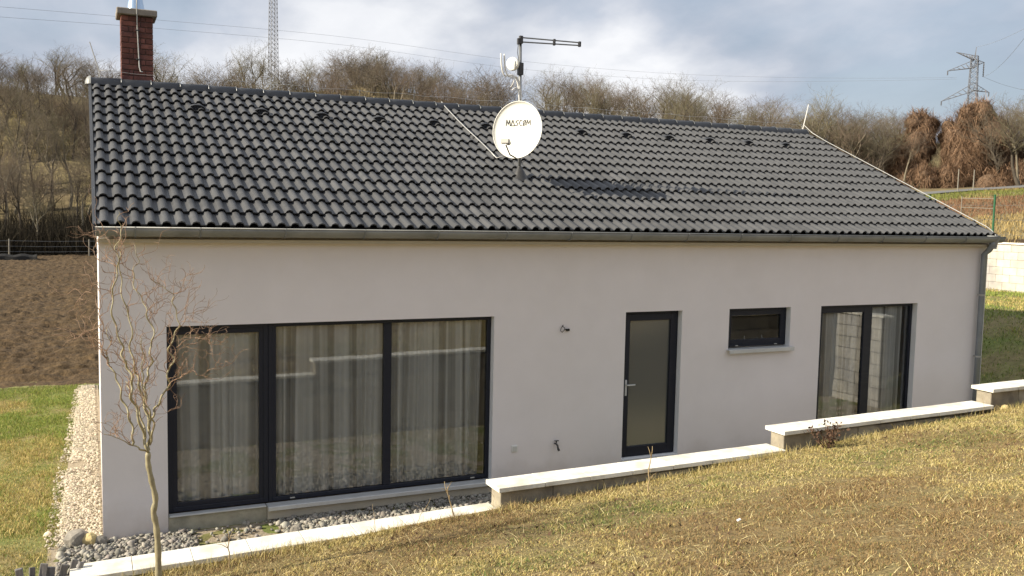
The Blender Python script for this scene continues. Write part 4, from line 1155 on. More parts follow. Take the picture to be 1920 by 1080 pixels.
def bank_colour(X, Y, n):
    pn = fbm(X * .75, Y * .9, 51, 4); p2 = fbm(X * 2.2, Y * 2.2, 61, 3)
    # greener drifts: along the wall foot to the right, and a patch in the middle
    g = .9 * np.exp(-((X - 3.6) / 1.0) ** 2 - ((Y + 4.75) / .32) ** 2) + .55 * np.exp(-((X - 7.4) / 1.8) ** 2 - ((Y + 4.6) / .45) ** 2) + .5 * np.exp(-((X - 7.6) / .8) ** 2 - ((Y + 6.6) / .6) ** 2)
    wgreen = np.clip(g * (.35 + 1.1 * p2) + .50 * ss(.60, .74, pn) + .03, 0, .85)
    wbrown = np.clip(ss(.54, .38, pn) * .75 + .12, 0, .85)
    u = rg.uniform(0, 1, n); c = np.where((u < wgreen)[:, None], np.where((rg.uniform(0, 1, n) < .55)[:, None], GREEN, OLIVE),
                  np.where((u < wgreen + (1 - wgreen) * wbrown)[:, None], BROWN, np.where((rg.uniform(0, 1, n) < .22)[:, None], PALE, np.where((rg.uniform(0, 1, n) < .2)[:, None], OLIVE, STRAW))))
    return c * rg.uniform(.68, 1.25, (n, 1))
n = 1350000
X = rg.uniform(-3, 15, n); Y = rg.uniform(-10.6, -3.72, n)
d2 = np.hypot(X - CAM[0], Y - CAM[1]); keep = in_view(np.stack([X, Y, bank_h(X, Y)], -1)) & (d2 > 2.5)
keep &= (fbm(X * 9, Y * 9, 71, 2) > .24) & (rg.uniform(0, 1, n) < .72 + .28 * ss(.34, .5, fbm(X * 2.7, Y * 2.7, 75, 3)))
X, Y = X[keep], Y[keep]; n = len(X)
cl = fbm(X * 6, Y * 6, 72, 2); near_wall = np.exp((Y + 3.72) / .16)
h = (.011 + .032 * cl * rg.uniform(.3, 1.6, n)) * (1 + 1.5 * near_wall * vnoise(X * 1.3, Y * 0, 15))
V, F, C = blades(np.stack([X, Y, bank_h(X, Y) - .006], -1), h, rg.uniform(.0026, .0062, n), rg.uniform(.5, .985, n), bank_colour(X, Y, n), rg)
o = link('bank_grass', mesh_data('bank_grass', V, F, M_GRASS, False, C)); tag(o, 'dry yellow grass with green patches on the bank', 'grass', kind='stuff')
# taller tufts along the wall foot
n = 11000
X = rg.uniform(-.4, 14, n); Y = -3.73 - rg.exponential(.10, n)
dens = ss(.42, .62, fbm(X * 1.1, X * 0 + 3, 91, 3)); keep = rg.uniform(0, 1, n) < .15 + .85 * dens
X, Y = X[keep], Y[keep]; n = len(X); h = rg.uniform(.04, .14, n) * (.55 + .7 * fbm(X * 2, Y * 2, 93, 2))
V, F, C = blades(np.stack([X, Y, bank_h(X, Y) - .01], -1), h, rg.uniform(.002, .004, n), rg.uniform(.2, .85, n), np.where((rg.uniform(0, 1, n) < .2)[:, None], OLIVE, np.where((rg.uniform(0, 1, n) < .3)[:, None], PALE, STRAW)) * rg.uniform(.6, 1.15, (n, 1)), rg)
o = link('wall_foot_grass', mesh_data('wall_foot_grass', V, F, M_GRASS, False, C)); tag(o, 'tall dry grass tufts along the foot of the coping', 'grass', kind='stuff')
# loose straws lying on the turf
n = 4200
X = rg.uniform(-.5, 14, n); Y = rg.uniform(-10.3, -3.9, n); k = in_view(np.stack([X, Y, bank_h(X, Y)], -1)); X, Y = X[k], Y[k]; n = len(X)
V, F, C = blades(np.stack([X, Y, bank_h(X, Y) + .012], -1), rg.uniform(.05, .17, n), rg.uniform(.003, .0055, n), rg.uniform(.95, .995, n), PALE * rg.uniform(.7, 1.2, (n, 1)), rg)
o = link('loose_straw', mesh_data('loose_straw', V, F, M_GRASS, False, C)); tag(o, 'loose pale straws lying on the bank', 'grass', kind='stuff')
# dead leaves and crumbs of earth
n = 5200
X = rg.uniform(-.5, 14, n); Y = rg.uniform(-10.3, -3.8, n); k = in_view(np.stack([X, Y, bank_h(X, Y)], -1)) & (fbm(X * .8, Y * .8, 55, 3) > .5); X, Y = X[k], Y[k]; n = len(X)
V, F, C = blades(np.stack([X, Y, bank_h(X, Y) + .004], -1), rg.uniform(.015, .045, n), rg.uniform(.01, .024, n), rg.uniform(.7, .98, n), np.array([.085, .05, .03]) * rg.uniform(.6, 1.8, (n, 1)), rg)
o = link('leaf_litter', mesh_data('leaf_litter', V, F, M_GRASS, False, C)); tag(o, 'dead brown leaves scattered over the bank', 'leaves', kind='stuff')
def on_bank(px_, py_):
    d = ray(px_, py_); t = 3.0
    while t < 40:
        p = CAM + d * t
        if p[2] < float(bank_h(p[0], p[1])): break
        t += .02
    return p
p = on_bank(1385, 982); V, F = chamfer_box(.016, .009, .004, .002); V = np.array(V); V[:, 2] += .006 * np.sin(V[:, 0] * 90)
o = link('paper_scrap', mesh_data('paper_scrap', V, F, M_WHITEPL), None, (p[0], p[1], p[2] + .03)); o.rotation_euler = (.5, .1, .3); tag(o, 'tiny white scrap lying in the dry grass right of centre', 'scrap')
p = on_bank(1884, 769); rock('pale_stone', (p[0], p[1], p[2] + .02), (.06, .05, .045), M_ROCKY, 'pale stone in the grass below the right end of the coping', 21)
# lawn left of the house and strip of lawn far right
def lawn(name, x0, x1, y0, y1, n, hfun, label, hh, ww, seed, cond=None, green=.55):
    rg2 = np.random.default_rng(seed); X = rg2.uniform(x0, x1, n); Y = rg2.uniform(y0, y1, n)
    k = in_view(np.stack([X, Y, hfun(X, Y)], -1), 200, 80)
    if cond is not None: k &= cond(X, Y, rg2)
    X, Y = X[k], Y[k]; n = len(X); pn = fbm(X * .9, Y * .5, seed, 4); u = rg2.uniform(0, 1, n)
    wg = np.clip(ss(.36, .62, pn) * green * 2.2 + .15, 0, .95)
    c = np.where((u < wg)[:, None], np.where((rg2.uniform(0, 1, n) < .5)[:, None], np.array([.145, .215, .04]), np.array([.27, .305, .065])), np.where((rg2.uniform(0, 1, n) < .5)[:, None], STRAW * 1.1, np.array([.34, .28, .10]))) * rg2.uniform(.65, 1.25, (n, 1))
    h = hh * rg2.uniform(.5, 1.5, n) * (.5 + vnoise(X * 3, Y * 3, seed + 3))
    V, F, C = blades(np.stack([X, Y, hfun(X, Y) - .01], -1), h, rg2.uniform(.6, 1.3, n) * ww, rg2.uniform(.3, .9, n), c, rg2)
    o = link(name, mesh_data(name, V, F, M_GRASS, False, C)); return tag(o, label, 'grass', kind='stuff')
lawn('side_lawn_grass', -5, .0, -2.2, 9.9, 330000, yard_h, 'green and yellow lawn left of the gravel strip', .045, .006, 15,
     lambda X, Y, r: (X < strip_x(np.clip(Y, 0, 20)) + r.normal(-.02, .06, len(X))) & ((Y > -.05) | (X < -.50 - r.exponential(.05, len(X)))))
lawn('far_lawn_grass', 14.6, 27.0, -3.3, 14, 80000, yard_h, 'short lawn beyond the right end of the house', .07, .014, 25, None, .5)

# ------------------------------------------------------------------ wooded hillside
OUT = [(-80, 95), (0, 100), (40, 88), (80, 98), (130, 82), (175, 100), (210, 135), (255, 100), (300, 72), (330, 108), (360, 112), (420, 102), (440, 98), (482, 72), (540, 112), (600, 104), (630, 92), (660, 112), (690, 86), (730, 82), (760, 112), (820, 100), (870, 122), (930, 140), (1040, 122), (1100, 128), (1150, 150), (1200, 148), (1270, 134), (1310, 160), (1350, 178), (1390, 180), (1450, 182), (1505, 196), (1550, 166), (1580, 160), (1620, 186), (1660, 176), (1700, 188), (1750, 192), (1800, 190), (1870, 186), (1900, 168), (1990, 160)]
ox, oy = np.array(OUT).T
def outline(x): return float(np.interp(x, ox, oy))

def gen_tree(seed, H=9.0, style='round'):
    rg = random.Random(seed); trunk, crown = [], []
    def seg(store, p, q, r0, r1): store.append((p, q, r0, r1))
    def grow(p, d, ln, r, lev):
        n = 4 if lev < 2 else 3
        pts = [p]
        for i in range(n):
            jit = .16 if lev == 0 else .34
            d = d + np.array([rg.gauss(0, jit), rg.gauss(0, jit), rg.gauss(.05, jit * .6)]); d = d / np.linalg.norm(d)
            q = pts[-1] + d * ln / n; f0, f1 = 1 - i / n * .55, 1 - (i + 1) / n * .55
            seg(trunk if lev < 2 and r > .035 else crown, pts[-1], q, r * f0, r * f1); pts.append(q)
            if lev < 4 and (lev > 0 or i >= (1 if style == 'shrub' else 2) or rg.random() < .25):
                for _ in range((2 if lev == 0 else rg.choice((1, 2, 2))) if lev < 2 else rg.choice((0, 1, 1, 2))):
                    ax = rg.uniform(0, 6.28); sp = {'round': .95, 'tall': .55, 'shrub': .7}[style]
                    nd = d + sp * np.array([math.cos(ax), math.sin(ax), rg.uniform(-.15, .5)]); nd /= np.linalg.norm(nd)
                    grow(q, nd, ln * rg.uniform(.45, .72), max(.005, r * f1 * rg.uniform(.45, .65)), lev + 1)
        if lev < 4: grow(pts[-1], d, ln * .6, max(.005, r * .4), lev + 1)
    if style == 'shrub':
        for k in range(7):
            a = rg.uniform(0, 6.28); grow(np.array([rg.gauss(0, .25), rg.gauss(0, .25), 0]), np.array([.35 * math.cos(a), .35 * math.sin(a), 1.0]), 2.4, .035, 1)
    else:
        grow(np.zeros(3), np.array([rg.gauss(0, .08), rg.gauss(0, .08), 1.0]), 4.6, .21, 0)
    def build(S, k, rmin):
        S = np.array([np.concatenate([a, b, [r0, r1]]) for a, b, r0, r1 in S]); n = len(S)
        A, B, r0, r1 = S[:, :3], S[:, 3:6], np.maximum(S[:, 6], rmin), np.maximum(S[:, 7], rmin * .7)
        T = B - A; T /= np.linalg.norm(T, axis=1)[:, None] + 1e-9
        ref = np.where((np.abs(T[:, 2]) < .9)[:, None], np.array([0, 0, 1.0]), np.array([1.0, 0, 0]))
        U = np.cross(T, ref); U /= np.linalg.norm(U, axis=1)[:, None]; Wv = np.cross(T, U)
        rings = []
        for P_, r_ in ((A, r0), (B, r1)):
            for j in range(k):
                t = 2 * math.pi * j / k; rings.append(P_ + r_[:, None] * (U * math.cos(t) + Wv * math.sin(t)))
        V = np.stack(rings, 1).reshape(-1, 3); F = []
        base = np.arange(n) * 2 * k
        for j in range(k):
            F.append(np.stack([base + j, base + (j + 1) % k, base + k + (j + 1) % k, base + k + j], -1))
        return V, np.concatenate(F)
    top = max(max(s[1][2] for s in crown), .1)
    sc = H / top
    tv, tf = build(trunk if trunk else crown[:7], 6, .03 / sc if style == 'shrub' else .05)
    cv, cf = build(crown, 3, .0068)
    return tv * sc, tf, cv * sc, cf, len(crown)
PROTO = []
for i, (st, tm, bm_) in enumerate((('round', M_TWIG, M_BARK), ('tall', M_TWIG, M_BARK), ('round', M_TWIGG, M_BARK), ('tall', M_TWIGR, M_BARKP), ('round', M_TWIGR, M_BARK), ('tall', M_TWIGG, M_BARKP), ('shrub', M_TWIG, M_BARK), ('shrub', M_TWIGR, M_BARK))):
    tv, tf, cv, cf, nn = gen_tree(100 + i, 9.0 if st != 'shrub' else 5.0, st)
    PROTO.append((mesh_data('trunk', tv, tf, bm_), mesh_data('crown', cv, cf, tm), 9.0 if st != 'shrub' else 5.0, nn))
print('TREES', [p[3] for p in PROTO])
rt = random.Random(77)
def plant(px_, rng, ytop, proto, label, group=None, name='bare_tree', wid=1.0, cat='tree'):
    x, y = at_range(px_, rng); z = float(ground_h(x, y)); h = z_at(px_, ytop, rng) - z
    tm, cm, H0, _ = PROTO[proto]; s = max(h, 1.5) / H0
    root = thing(name, label, cat, (x, y, z - .1), group)
    root.rotation_euler = (0, 0, rt.uniform(0, 6.28)); ws = s * wid if h > 4 else s
    root.scale = (ws, ws, s)
    for nm, me in (('trunk', tm), ('crown', cm)):
        c = bpy.data.objects.new(nm, me); COL.objects.link(c); c.parent = root
    return root
# trees one can point to
plant(308, 96, 68, 2, 'dark gnarled bare tree just right of the brick chimney', wid=1.0)
plant(484, 99, 68, 2, 'gnarled bare tree just left of the lattice tower', wid=.9)
plant(632, 101, 88, 4, 'rounded bare tree right of the lattice tower', wid=1.0)
plant(712, 101, 80, 2, 'broad lichen-green bare tree midway between lattice tower and satellite dish', wid=1.15)
plant(1105, 100, 124, 1, 'slim upright bare tree right of the boom antenna', wid=.7)
plant(1268, 98, 134, 2, 'pale spreading bare tree above the right half of the ridge', wid=1.1)
plant(1550, 95, 160, 5, 'pale-trunked bare tree beside the right end of the ridge', wid=1.0)
plant(140, 99, 80, 0, 'dense bare tree left of the chimney', wid=1.25)
plant(1905, 92, 160, 2, 'bare spreading tree at the far right edge', wid=1.0)
for i, (a, b) in enumerate(((-90, 60), (60, 210), (290, 500), (530, 760), (760, 930), (1010, 1230), (1230, 1500), (1500, 1690), (1840, 1990))):
    where = ('at the far left edge of the hillside', 'on the hillside left of the chimney', 'between chimney and lattice tower', 'between lattice tower and satellite dish', 'just left of the satellite dish', 'behind the ridge right of the dish', 'behind the right third of the ridge', 'beyond the right end of the ridge', 'behind the reddish vines')[i]
    n = int((b - a) / (6.5 if b < 1000 else 4.6))
    for k in range(n):
        px_ = a + (k + rt.random()) * (b - a) / n; far = rt.random()
        rng = 92 + 26 * far if px_ < 1450 else 92 + 16 * far
        yt = outline(px_) - (4 if px_ < 960 else 12) + (rt.uniform(0, 40) if far > .5 else rt.uniform(20, 75))
        plant(px_, rng, yt, rt.choice((0, 0, 1, 2, 2, 3, 4, 4, 5)), 'bare brown tree of the wood ' + where, 'wood ' + where, wid=rt.uniform(.8, 1.3))
# slender trees low on the left slope, before the field fence
for k in range(30):
    px_ = -60 + 8.6 * k + rt.uniform(-4, 4); rng = rt.choice((73, 75, 78, 82, 86, 90)); yt = {73: 330, 75: 270, 78: 225, 82: 190, 86: 165, 90: 145}[rng] + rt.uniform(-25, 30)
    where = 'at the left edge of the picture' if px_ < 60 else ('midway between left edge and roof' if px_ < 130 else 'close to the roof verge')
    plant(px_, rng, yt, (1, 3, 5, 0)[k % 4], 'slender bare tree behind the field fence ' + where, 'slender trees behind the field fence ' + where, wid=rt.uniform(.55, .8))
# shrub layer
for k in range(130):
    px_ = rt.uniform(-60, 1700); rng = rt.uniform(80, 112) if px_ < 1500 else rt.uniform(90, 102)
    x, y = at_range(px_, rng); z = float(ground_h(x, y))
    q, _ = project(np.array([[x, y, z + 4.5]]))
    if 215 < px_ < 1500 and q[0, 1] > 150 + (px_ - 175) * .073 + 20: continue       # hidden behind the roof
    s = rt.uniform(.55, 1.15); tm, cm, H0, _ = PROTO[rt.choice((6, 7))]
    part_ = 'left of the chimney' if px_ < 215 else ('above the ridge of the roof' if px_ < 1500 else 'right of the roof')
    root = thing('bare_shrub', 'bushy bare shrub in the undergrowth ' + part_, 'shrub', (x, y, z - .05), 'shrubs of the wood ' + part_)
    root.rotation_euler = (0, 0, rt.uniform(0, 6.28)); root.scale = (s * 1.2, s * 1.2, s)
    for nm, me in (('stem', tm), ('crown', cm)):
        c = bpy.data.objects.new(nm, me); COL.objects.link(c); c.parent = root

# brush: thickets nobody could count
def brush(name, label, X, Y, hgt, wid, col, seed, lean=.5, z0=0.0):
    rg2 = np.random.default_rng(seed); n = len(X)
    V, F, C = blades(np.stack([X, Y, ground_h(X, Y) - .05 + z0], -1), hgt, wid, rg2.uniform(.03, lean, n), col, rg2)
    o = link(name, mesh_data(name, V, F, M_BRUSH, False, C)); return tag(o, label, 'undergrowth', kind='stuff')
rg = np.random.default_rng(9)
n = 200000
X = rg.uniform(-25, 100, n); Y = rg.uniform(35, 125, n); s = hill_s(X, Y)
pq, zq = project(np.stack([X, Y, ground_h(X, Y) + 1.5], -1))
vis = in_view(np.stack([X, Y, ground_h(X, Y) + 1.5], -1), 120, 200) & (s > .5) & (s < 62)
vis &= ~((pq[:, 0] > 240) & (pq[:, 0] < 1450) & (pq[:, 1] > 190 + (pq[:, 0] - 175) * .073 + 30))
vis &= rg.uniform(0, 1, n) < .08 + .92 * np.where(s > 20, ss(.40, .60, fbm(X / 7, Y / 7, 83, 3)), ss(.30, .48, fbm(X / 5, Y / 5, 84, 3)))
vis &= ~((X > 58) & (s < 2.5)); vis &= ~((pq[:, 0] < 240) & (rg.uniform(0, 1, n) < .62))
X, Y, s = X[vis], Y[vis], s[vis]; n = len(X); pn = fbm(X / 5, Y / 5, 85, 3)
c = np.where((rg.uniform(0, 1, n) < .45)[:, None], np.array([.13, .108, .076]), np.where((rg.uniform(0, 1, n) < .35)[:, None], np.array([.18, .142, .10]), np.array([.165, .145, .085])))
c = np.where(((pn > .5) & (s < 22) & (X < 10))[:, None], c * np.array([.50, .54, .5]), c) * rg.uniform(.6, 1.3, (n, 1))
brush('hillside_thicket', 'bare brown brushwood covering the hillside', X, Y, rg.uniform(.4, 2.0, n) * (.4 + pn), rg.uniform(.014, .04, n), c, 10)
# straw-coloured open grass high on the left slope
n = 60000
X = rg.uniform(-22, 40, n); Y = rg.uniform(60, 110, n); s = hill_s(X, Y)
k = (s > 17) & (s < 36) & in_view(np.stack([X, Y, ground_h(X, Y)], -1), 100, 100) & (fbm(X / 6, Y / 6, 88, 3) > .42)
X, Y = X[k], Y[k]; n = len(X)
brush('hill_grass', 'straw-coloured dry grass high on the left slope', X, Y, rg.uniform(.2, .7, n), rg.uniform(.02, .05, n), np.array([.30, .24, .10]) * rg.uniform(.6, 1.2, (n, 1)), 12, .8)
# dark hedge bottom along the field fence
n = 15000
X = rg.uniform(-14, 8, n); Y = rg.uniform(60.6, 66.5, n)
brush('fence_hedge', 'dark tangled hedge behind the field fence', X, Y, rg.uniform(.8, 3.0, n), rg.uniform(.02, .06, n), np.array([.055, .046, .032]) * rg.uniform(.5, 1.4, (n, 1)), 14, .75)
# slope beyond the garden wall: dry grass and earth
n = 120000
X = rg.uniform(27.3, 78, n); Y = rg.uniform(2, 52, n); s = hill_s(X, Y)
P_ = np.stack([X, Y, ground_h(X, Y)], -1); k = in_view(P_, 160, 60) & (s < -5.2); pq, _ = project(P_); k &= pq[:, 0] > 1640
X, Y, s = X[k], Y[k], s[k]; n = len(X); pn = fbm(X / 4, Y / 4, 97, 3)
c = np.where(((s > -16) & (pn > .40))[:, None], np.array([.16, .175, .05]), np.where(((s < -16) & (s > -31) & (pn > .28))[:, None], np.array([.20, .115, .068]), np.array([.30, .225, .10]))) * rg.uniform(.65, 1.25, (n, 1))
brush('slope_grass', 'dry grass and brown weeds on the slope beyond the garden wall', X, Y, rg.uniform(.08, .34, n), rg.uniform(.02, .05, n), c, 16, .9)

# ------------------------------------------------------------------ vine-smothered trees on the right
def vine_mass(label, blobs, seed, tint=1.0, name='vine_covered_tree'):
    rg2 = np.random.default_rng(seed); px0, rng0 = blobs[0][0], blobs[0][4]; x0, y0 = at_range(px0, rng0)
    root = thing(name, label, 'vines', (x0, y0, float(ground_h(x0, y0))))
    SV, SF, SC, CV, CF = [], [], [], [], []; no = 0; nc = 0
    import bmesh
    sub = []
    for (px_, yt, yb, wpx, rng) in blobs:
        hgt = yb - yt; nsub = max(7, int(wpx * hgt / 330))
        for q in range(nsub):
            f = rg2.uniform(0, 1); w2 = wpx * rg2.uniform(.32, .60); h2 = w2 * rg2.uniform(.8, 1.5)
            span = (wpx - w2) / 2 * (.55 + .45 * math.sin(math.pi * (.15 + .75 * f)))
            cy = yt + h2 * .45 + (hgt - h2 * .75) * f
            sub.append((px_ + rg2.uniform(-1, 1) * span, cy - h2 / 2, cy + h2 / 2, w2, rng + rg2.uniform(-1.6, 1.6)))
    for (px_, yt, yb, wpx, rng) in sub:
        x, y = at_range(px_, rng); zt, zb = z_at(px_, yt, rng), z_at(px_, yb, rng)
        rad = wpx / 2 / FPX * rng * .92; c = np.array([x, y, (zt + zb) / 2]); r = np.array([rad, rad, (zt - zb) / 2])
        bm = bmesh.new(); bmesh.ops.create_icosphere(bm, subdivisions=3, radius=1.0)
        vv = np.array([v.co[:] for v in bm.verts]); ff = [tuple(v.index for v in f.verts) for f in bm.faces]; bm.free()
        bump = 1 + .75 * (fbm(vv[:, 0] * 2.2 + seed, vv[:, 1] * 2.2 + vv[:, 2] * 1.7, seed, 3) - .5)
        CV.append(vv * bump[:, None] * r * .80 + c); CF += [tuple(i + nc for i in f) for f in ff]; nc += len(vv)
        n = min(1300, int(420 * (wpx / 40) * ((yb - yt) / 40)) + 120)
        d = rg2.normal(size=(n, 3)); d /= np.linalg.norm(d, axis=1)[:, None]
        bump = 1 + .75 * (fbm(d[:, 0] * 2.2 + seed, d[:, 1] * 2.2 + d[:, 2] * 1.7, seed, 3) - .5)
        P = c + d * r * (bump * rg2.uniform(.76, 1.08, n))[:, None]
        ln = rg2.uniform(.25, .95, n); out = d * .55 + rg2.normal(0, .75, (n, 3))
        M_ = P + out * ln[:, None] * .28 + np.array([0, 0, .05]); T = P + out * ln[:, None] * .75 - np.array([0, 0, 1.0]) * (ln * rg2.uniform(-.1, .55, n))[:, None]
        w = rg2.uniform(.010, .026, n)[:, None]; side = np.cross(d, [0, 0, 1.0]); side /= np.linalg.norm(side, axis=1)[:, None] + 1e-6
        V = np.stack([P - side * w, P + side * w, M_ + side * w, M_ - side * w, T], 1).reshape(-1, 3); i = np.arange(n) * 5 + no
        SF.append(np.concatenate([np.stack([i, i + 1, i + 2], -1), np.stack([i, i + 2, i + 3], -1), np.stack([i + 3, i + 2, i + 4], -1)])); SV.append(V); no += 5 * n
        base = np.array([.235, .150, .096]) * tint * rg2.uniform(.72, 1.15)
        cc = np.where((rg2.uniform(0, 1, n) < .3)[:, None], base * 1.25, base) * rg2.uniform(.55, 1.2, (n, 1)); SC.append(np.repeat(cc, 5, 0))
    link('vine_core', mesh_data('vine_core', np.concatenate(CV), CF, M_VINEC, True), root)
    o = link('hanging_vines', mesh_data('hanging_vines', np.concatenate(SV), np.concatenate(SF), M_VINE, False, np.concatenate(SC)), root); o['kind'] = 'stuff'
    return root
vine_mass('tall reddish brown vine curtain left of the dark gap on the right slope', [(1706, 206, 330, 74, 98), (1672, 250, 352, 70, 98), (1733, 216, 300, 44, 98.5)], 1)
vine_mass('largest mound of reddish brown vines below the right pylon', [(1818, 184, 290, 84, 98), (1788, 236, 350, 76, 97), (1846, 218, 345, 80, 97.5), (1812, 250, 358, 96, 96), (1768, 222, 276, 50, 99)], 2)
vine_mass('low rounded vine mound nearest the roof edge', [(1722, 308, 370, 76, 94), (1690, 322, 368, 56, 94.5)], 3, 1.1)
vine_mass('low domed vine mound behind the two road posts', [(1776, 294, 370, 62, 94), (1806, 312, 368, 50, 94.5)], 4, 1.12)
vine_mass('flat spread of reddish vines at the right edge above the road', [(1860, 322, 374, 100, 95), (1905, 312, 374, 100, 96), (1960, 312, 374, 100, 96), (1885, 290, 346, 90, 99), (1935, 285, 346, 80, 100)], 5, 1.1, 'vine_thicket')
vine_mass('dark brown tangle between the roof edge and the vine mounds', [(1650, 268, 352, 80, 99), (1606, 250, 334, 70, 101), (1680, 296, 356, 60, 97), (1570, 240, 300, 60, 102)], 6, .66, 'vine_thicket')

# ------------------------------------------------------------------ fences, posts, poles
fen = thing('field_fence', 'grey post and wire fence across the far end of the ploughed field', 'fence', (-3, 60, 0))
fx = [on_y(17, 460, 60.0)[0] + 4.95 * k for k in range(-2, 4)]
V, F = tube_geo([(0, 0, -.1), (0, 0, .6), (.01, 0, 1.28)], [.06, .055, .05], 8); post_me = mesh_data('post', V, F, M_POST)
for x in fx: link('post', post_me, fen, (x, 60.0, 0))
for z in (1.15, .78, .42):
    m = MB(); m.tube([(x_, 59.93, z - .03 * math.sin((x_ - fx[0]) / 4.95 * math.pi) ** 2) for x_ in np.linspace(fx[0], fx[-1], 41)], .008, 4); m.obj('wire', M_MAST, fen)
V, F = [], []  # low rounded strip in a near-black colour near the field's far end
for i, x in enumerate(np.linspace(-9.5, -3.05, 30)):
    for j in range(7):
        a = math.pi * j / 6; V.append((x, 55.5 - math.cos(a) * .5 + .05 * math.sin(i), .03 + (.42 + .05 * math.sin(i * 1.3)) * math.sin(a) ** .5))
    if i:
        for j in range(6): q = (i - 1) * 7 + j; F.append((q, q + 1, q + 8, q + 7))
F.append(tuple((29) * 7 + j for j in range(7)))
tag(link('black_strip', mesh_data('black_strip', V, F, M_BLACKSTRIP)), 'low black strip at the far left end of the ploughed field', 'heap')
# green mesh fence behind the garden wall
gf = thing('mesh_fence', 'dark green steel fence post and thin wires behind the garden wall', 'fence', (29, 9, 2.9))
for y in (13.4, 10.72, 8.0):
    m = MB(); z0 = float(ground_h(28.2, y)); m.tube([(28.2, y, z0 - .2), (28.2, y, z0 + 1.75)], .035, 8); m.tube([(28.2, y, z0 + 1.75), (28.2, y, z0 + 1.79)], .042, 8); m.obj('post', M_GREEN, gf)
for k in range(3):
    m = MB(); z = 3.35 + .5 * k; m.tube([(28.2, y, z) for y in np.linspace(4, 20, 6)], .004, 4); m.obj('wire', M_MAST, gf)
wf = thing('rail_fence', 'thin pale rail fence halfway up the slope right of the roof', 'fence', (34, 15, 3.5))
for k, (px_, r_) in enumerate(((1862, 46), (1800, 48))):
    x, y = at_range(px_, r_); z = float(ground_h(x, y)); m = MB(); m.tube([(x, y, z - .1), (x, y, z + 1.25)], .022, 6); m.obj('post', M_POST, wf)
pa, pb = at_range(1862, 46), at_range(1800, 48)
for h in (1.15, .72):
    m = MB(); m.tube([(pa[0], pa[1], float(ground_h(*pa)) + h), (pb[0], pb[1], float(ground_h(*pb)) + h)], .014, 5); m.obj('rail', M_POST, wf)
for k, (px_, yt, yb, lab) in enumerate(((1791, 317, 368, 'left thin pale road post before the vines'), (1820, 318, 366, 'right thin pale road post before the vines'))):
    r_ = 86.0; x, y = at_range(px_, r_); z = float(ground_h(x, y)); h = z_at(px_, yt, r_) - z
    pr = thing('road_post', lab, 'post', (x, y, z))
    m = MB(); m.tube([(x, y, z - .1), (x + .02, y, z + h)], [.055, .04], 8); m.obj('pole', M_POST, pr)
    m = MB(); m.tube([(x + .02, y, z + h - .35), (x + .02, y, z + h - .05)], .045, 8); m.obj('cap', M_POST, pr)

# ------------------------------------------------------------------ pylons and lines
def lattice(root, base, top, wb, wt, panels, r, rot):
    """four tapering legs with crossed bracing"""
    ca, sa = math.cos(rot), math.sin(rot)
    def corner(i, t):
        w = (wb + (wt - wb) * t) / 2; sx, sy = ((-1, -1), (1, -1), (1, 1), (-1, 1))[i]
        return np.array([base[0] + (sx * ca - sy * sa) * w, base[1] + (sx * sa + sy * ca) * w, base[2] + (top - base[2]) * t])
    for i in range(4):
        m = MB(); m.tube([corner(i, 0), corner(i, 1)], r * 1.25, 4); m.obj('leg', M_LATT, root)
    for i in range(4):
        m = MB()
        for k in range(panels):
            t0, t1 = k / panels, (k + 1) / panels; j = (i + 1) % 4
            m.tube([corner(i, t0), corner(j, t1)], r * .7, 3, False); m.tube([corner(j, t0), corner(i, t1)], r * .7, 3, False); m.tube([corner(i, t1), corner(j, t1)], r * .6, 3, False)
        m.obj('bracing', M_LATT, root)
def arm(root, a, tip, hgt, r, name='cross_arm'):
    a = np.array(a, float); tip = np.array(tip, float); side = np.cross(tip - a, [0, 0, 1.0]); side /= np.linalg.norm(side); m = MB(); n = 6
    c1 = [a + side * .5, a - side * .5, a + (0, 0, hgt)]
    for c in c1: m.tube([c, tip], r * .75, 4)
    for k in range(n):
        t, t2 = k / n, (k + 1) / n; p = [c + (tip - c) * t for c in c1]; q = [c + (tip - c) * t2 for c in c1]
        m.tube([p[0], q[2]], r * .6, 3, False); m.tube([p[1], q[2]], r * .6, 3, False); m.tube([p[0], q[1]], r * .6, 3, False)
    m.obj(name, M_LATT, root)
# right pylon
PR = 250.0; x, y = at_range(1808, PR)
zt = z_at(1808, 106, PR); z0 = float(ground_h(x, y)); k = PR / FPX * 1.0
pyl = thing('pylon', 'steel lattice power pylon with cross-arms above the vines on the right', 'pylon', (x, y, z0))
lattice(pyl, (x, y, z0), zt, 2.6, 1.45, 20, .07, .5)
dv = np.array([math.cos(-.62), math.sin(-.62), 0]) ; cen = np.array([x, y, 0])
def along(px_, yp):                                       # point on the arm's vertical plane seen at a picture position
    d = ray(px_, yp); nrm = np.array([-dv[1], dv[0], 0]); t = ((cen - CAM) @ nrm) / (d @ nrm); return CAM + d * t
arm(pyl, (x, y, z_at(1808, 128, PR)), along(1777, 133), 1.9, .10); arm(pyl, (x, y, z_at(1808, 126, PR)), along(1845, 117), 1.9, .10)
arm(pyl, (x, y, zt - 1.0), along(1831, 88), 1.1, .10, 'peak_horn'); arm(pyl, (x, y, zt - 1.0), along(1793, 98), 1.1, .10, 'peak_horn')
arm(pyl, (x, y, z_at(1808, 172, PR)), along(1765, 190), 1.9, .10); arm(pyl, (x, y, z_at(1808, 170, PR)), along(1854, 173), 1.9, .10)
ins = []
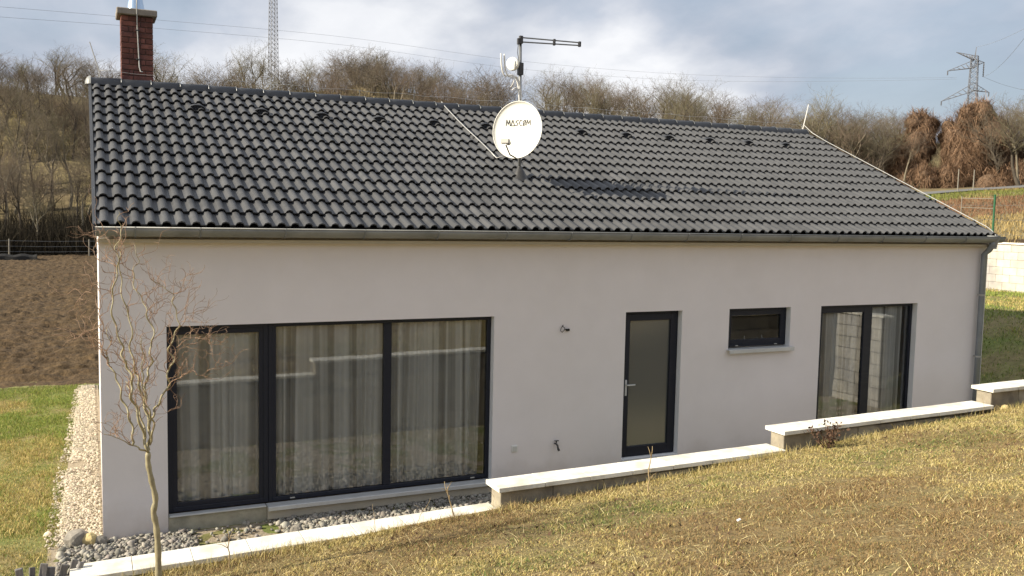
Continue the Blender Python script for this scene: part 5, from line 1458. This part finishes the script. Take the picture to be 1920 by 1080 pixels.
for (a, b) in ((1777, 133), (1845, 117), (1854, 173), (1765, 190)):
    p = along(a, b); m = MB(); L_ = 3.4 if a == 1845 else 1.0
    m.tube([p - (0, 0, L_ * t) for t in np.linspace(0, 1, 13)], [.10 if i % 2 else .19 for i in range(13)], 6); m.obj('insulator', M_LATT, pyl); ins.append(p - np.array([0, 0, L_]))
# slender lattice tower on the left
TR = 150.0; x2, y2 = at_range(512.5, TR); z2 = float(ground_h(x2, y2))
tow = thing('lattice_tower', 'slender steel lattice tower rising above the wood left of centre', 'pylon', (x2, y2, z2))
lattice(tow, (x2, y2, z2), z_at(512, -60, TR), 1.35, .78, 34, .034, .3)
# lines
def wire(label, pts, sag, r=.055):
    """span between given points with a sag"""
    P = []
    for a, b in zip(pts[:-1], pts[1:]):
        a, b = np.array(a, float), np.array(b, float)
        for t in np.linspace(0, 1, 30, endpoint=False): P.append(a + (b - a) * t - np.array([0, 0, sag * 4 * t * (1 - t)]))
    P.append(np.array(pts[-1], float)); m = MB(); m.tube(P, r, 4, False); return tag(m.obj('power_line', M_WIRE), label, 'cable')
def pt(px_, yp, r_):
    xx, yy = at_range(px_, r_); return (xx, yy, z_at(px_, yp, r_))
def long_line(label, pts, r=.02):
    Q = smooth_path(np.array([pt(a_, b_, 150 + (a_ + 150) / 1930 * 100) for a_, b_ in pts]), 8); m = MB(); m.tube(Q, r, 4, False); return tag(m.obj('power_line', M_WIRE), label, 'cable')
long_line('upper long power line sloping from the top left corner to the right pylon', [(-150, 2), (0, 13), (290, 37), (640, 69), (950, 112), (1200, 135), (1400, 144), (1600, 147), (1777, 146)])
long_line('lower long power line sloping from the top left to the right pylon', [(-150, 20), (0, 32), (290, 53), (640, 84), (950, 127), (1200, 147), (1400, 153), (1600, 152), (1777, 149)])
wire('power line climbing from the right pylon to the top right corner', [ins[1], pt(1960, -30, 120)], 2.0, .03)
wire('power line climbing from the right pylon peak to the right edge', [along(1831, 88), pt(2000, -10, 120)], 1.0, .025)
wire('low power line leaving the right pylon to the right', [ins[1], pt(2000, 168, 300)], 2.0, .03)
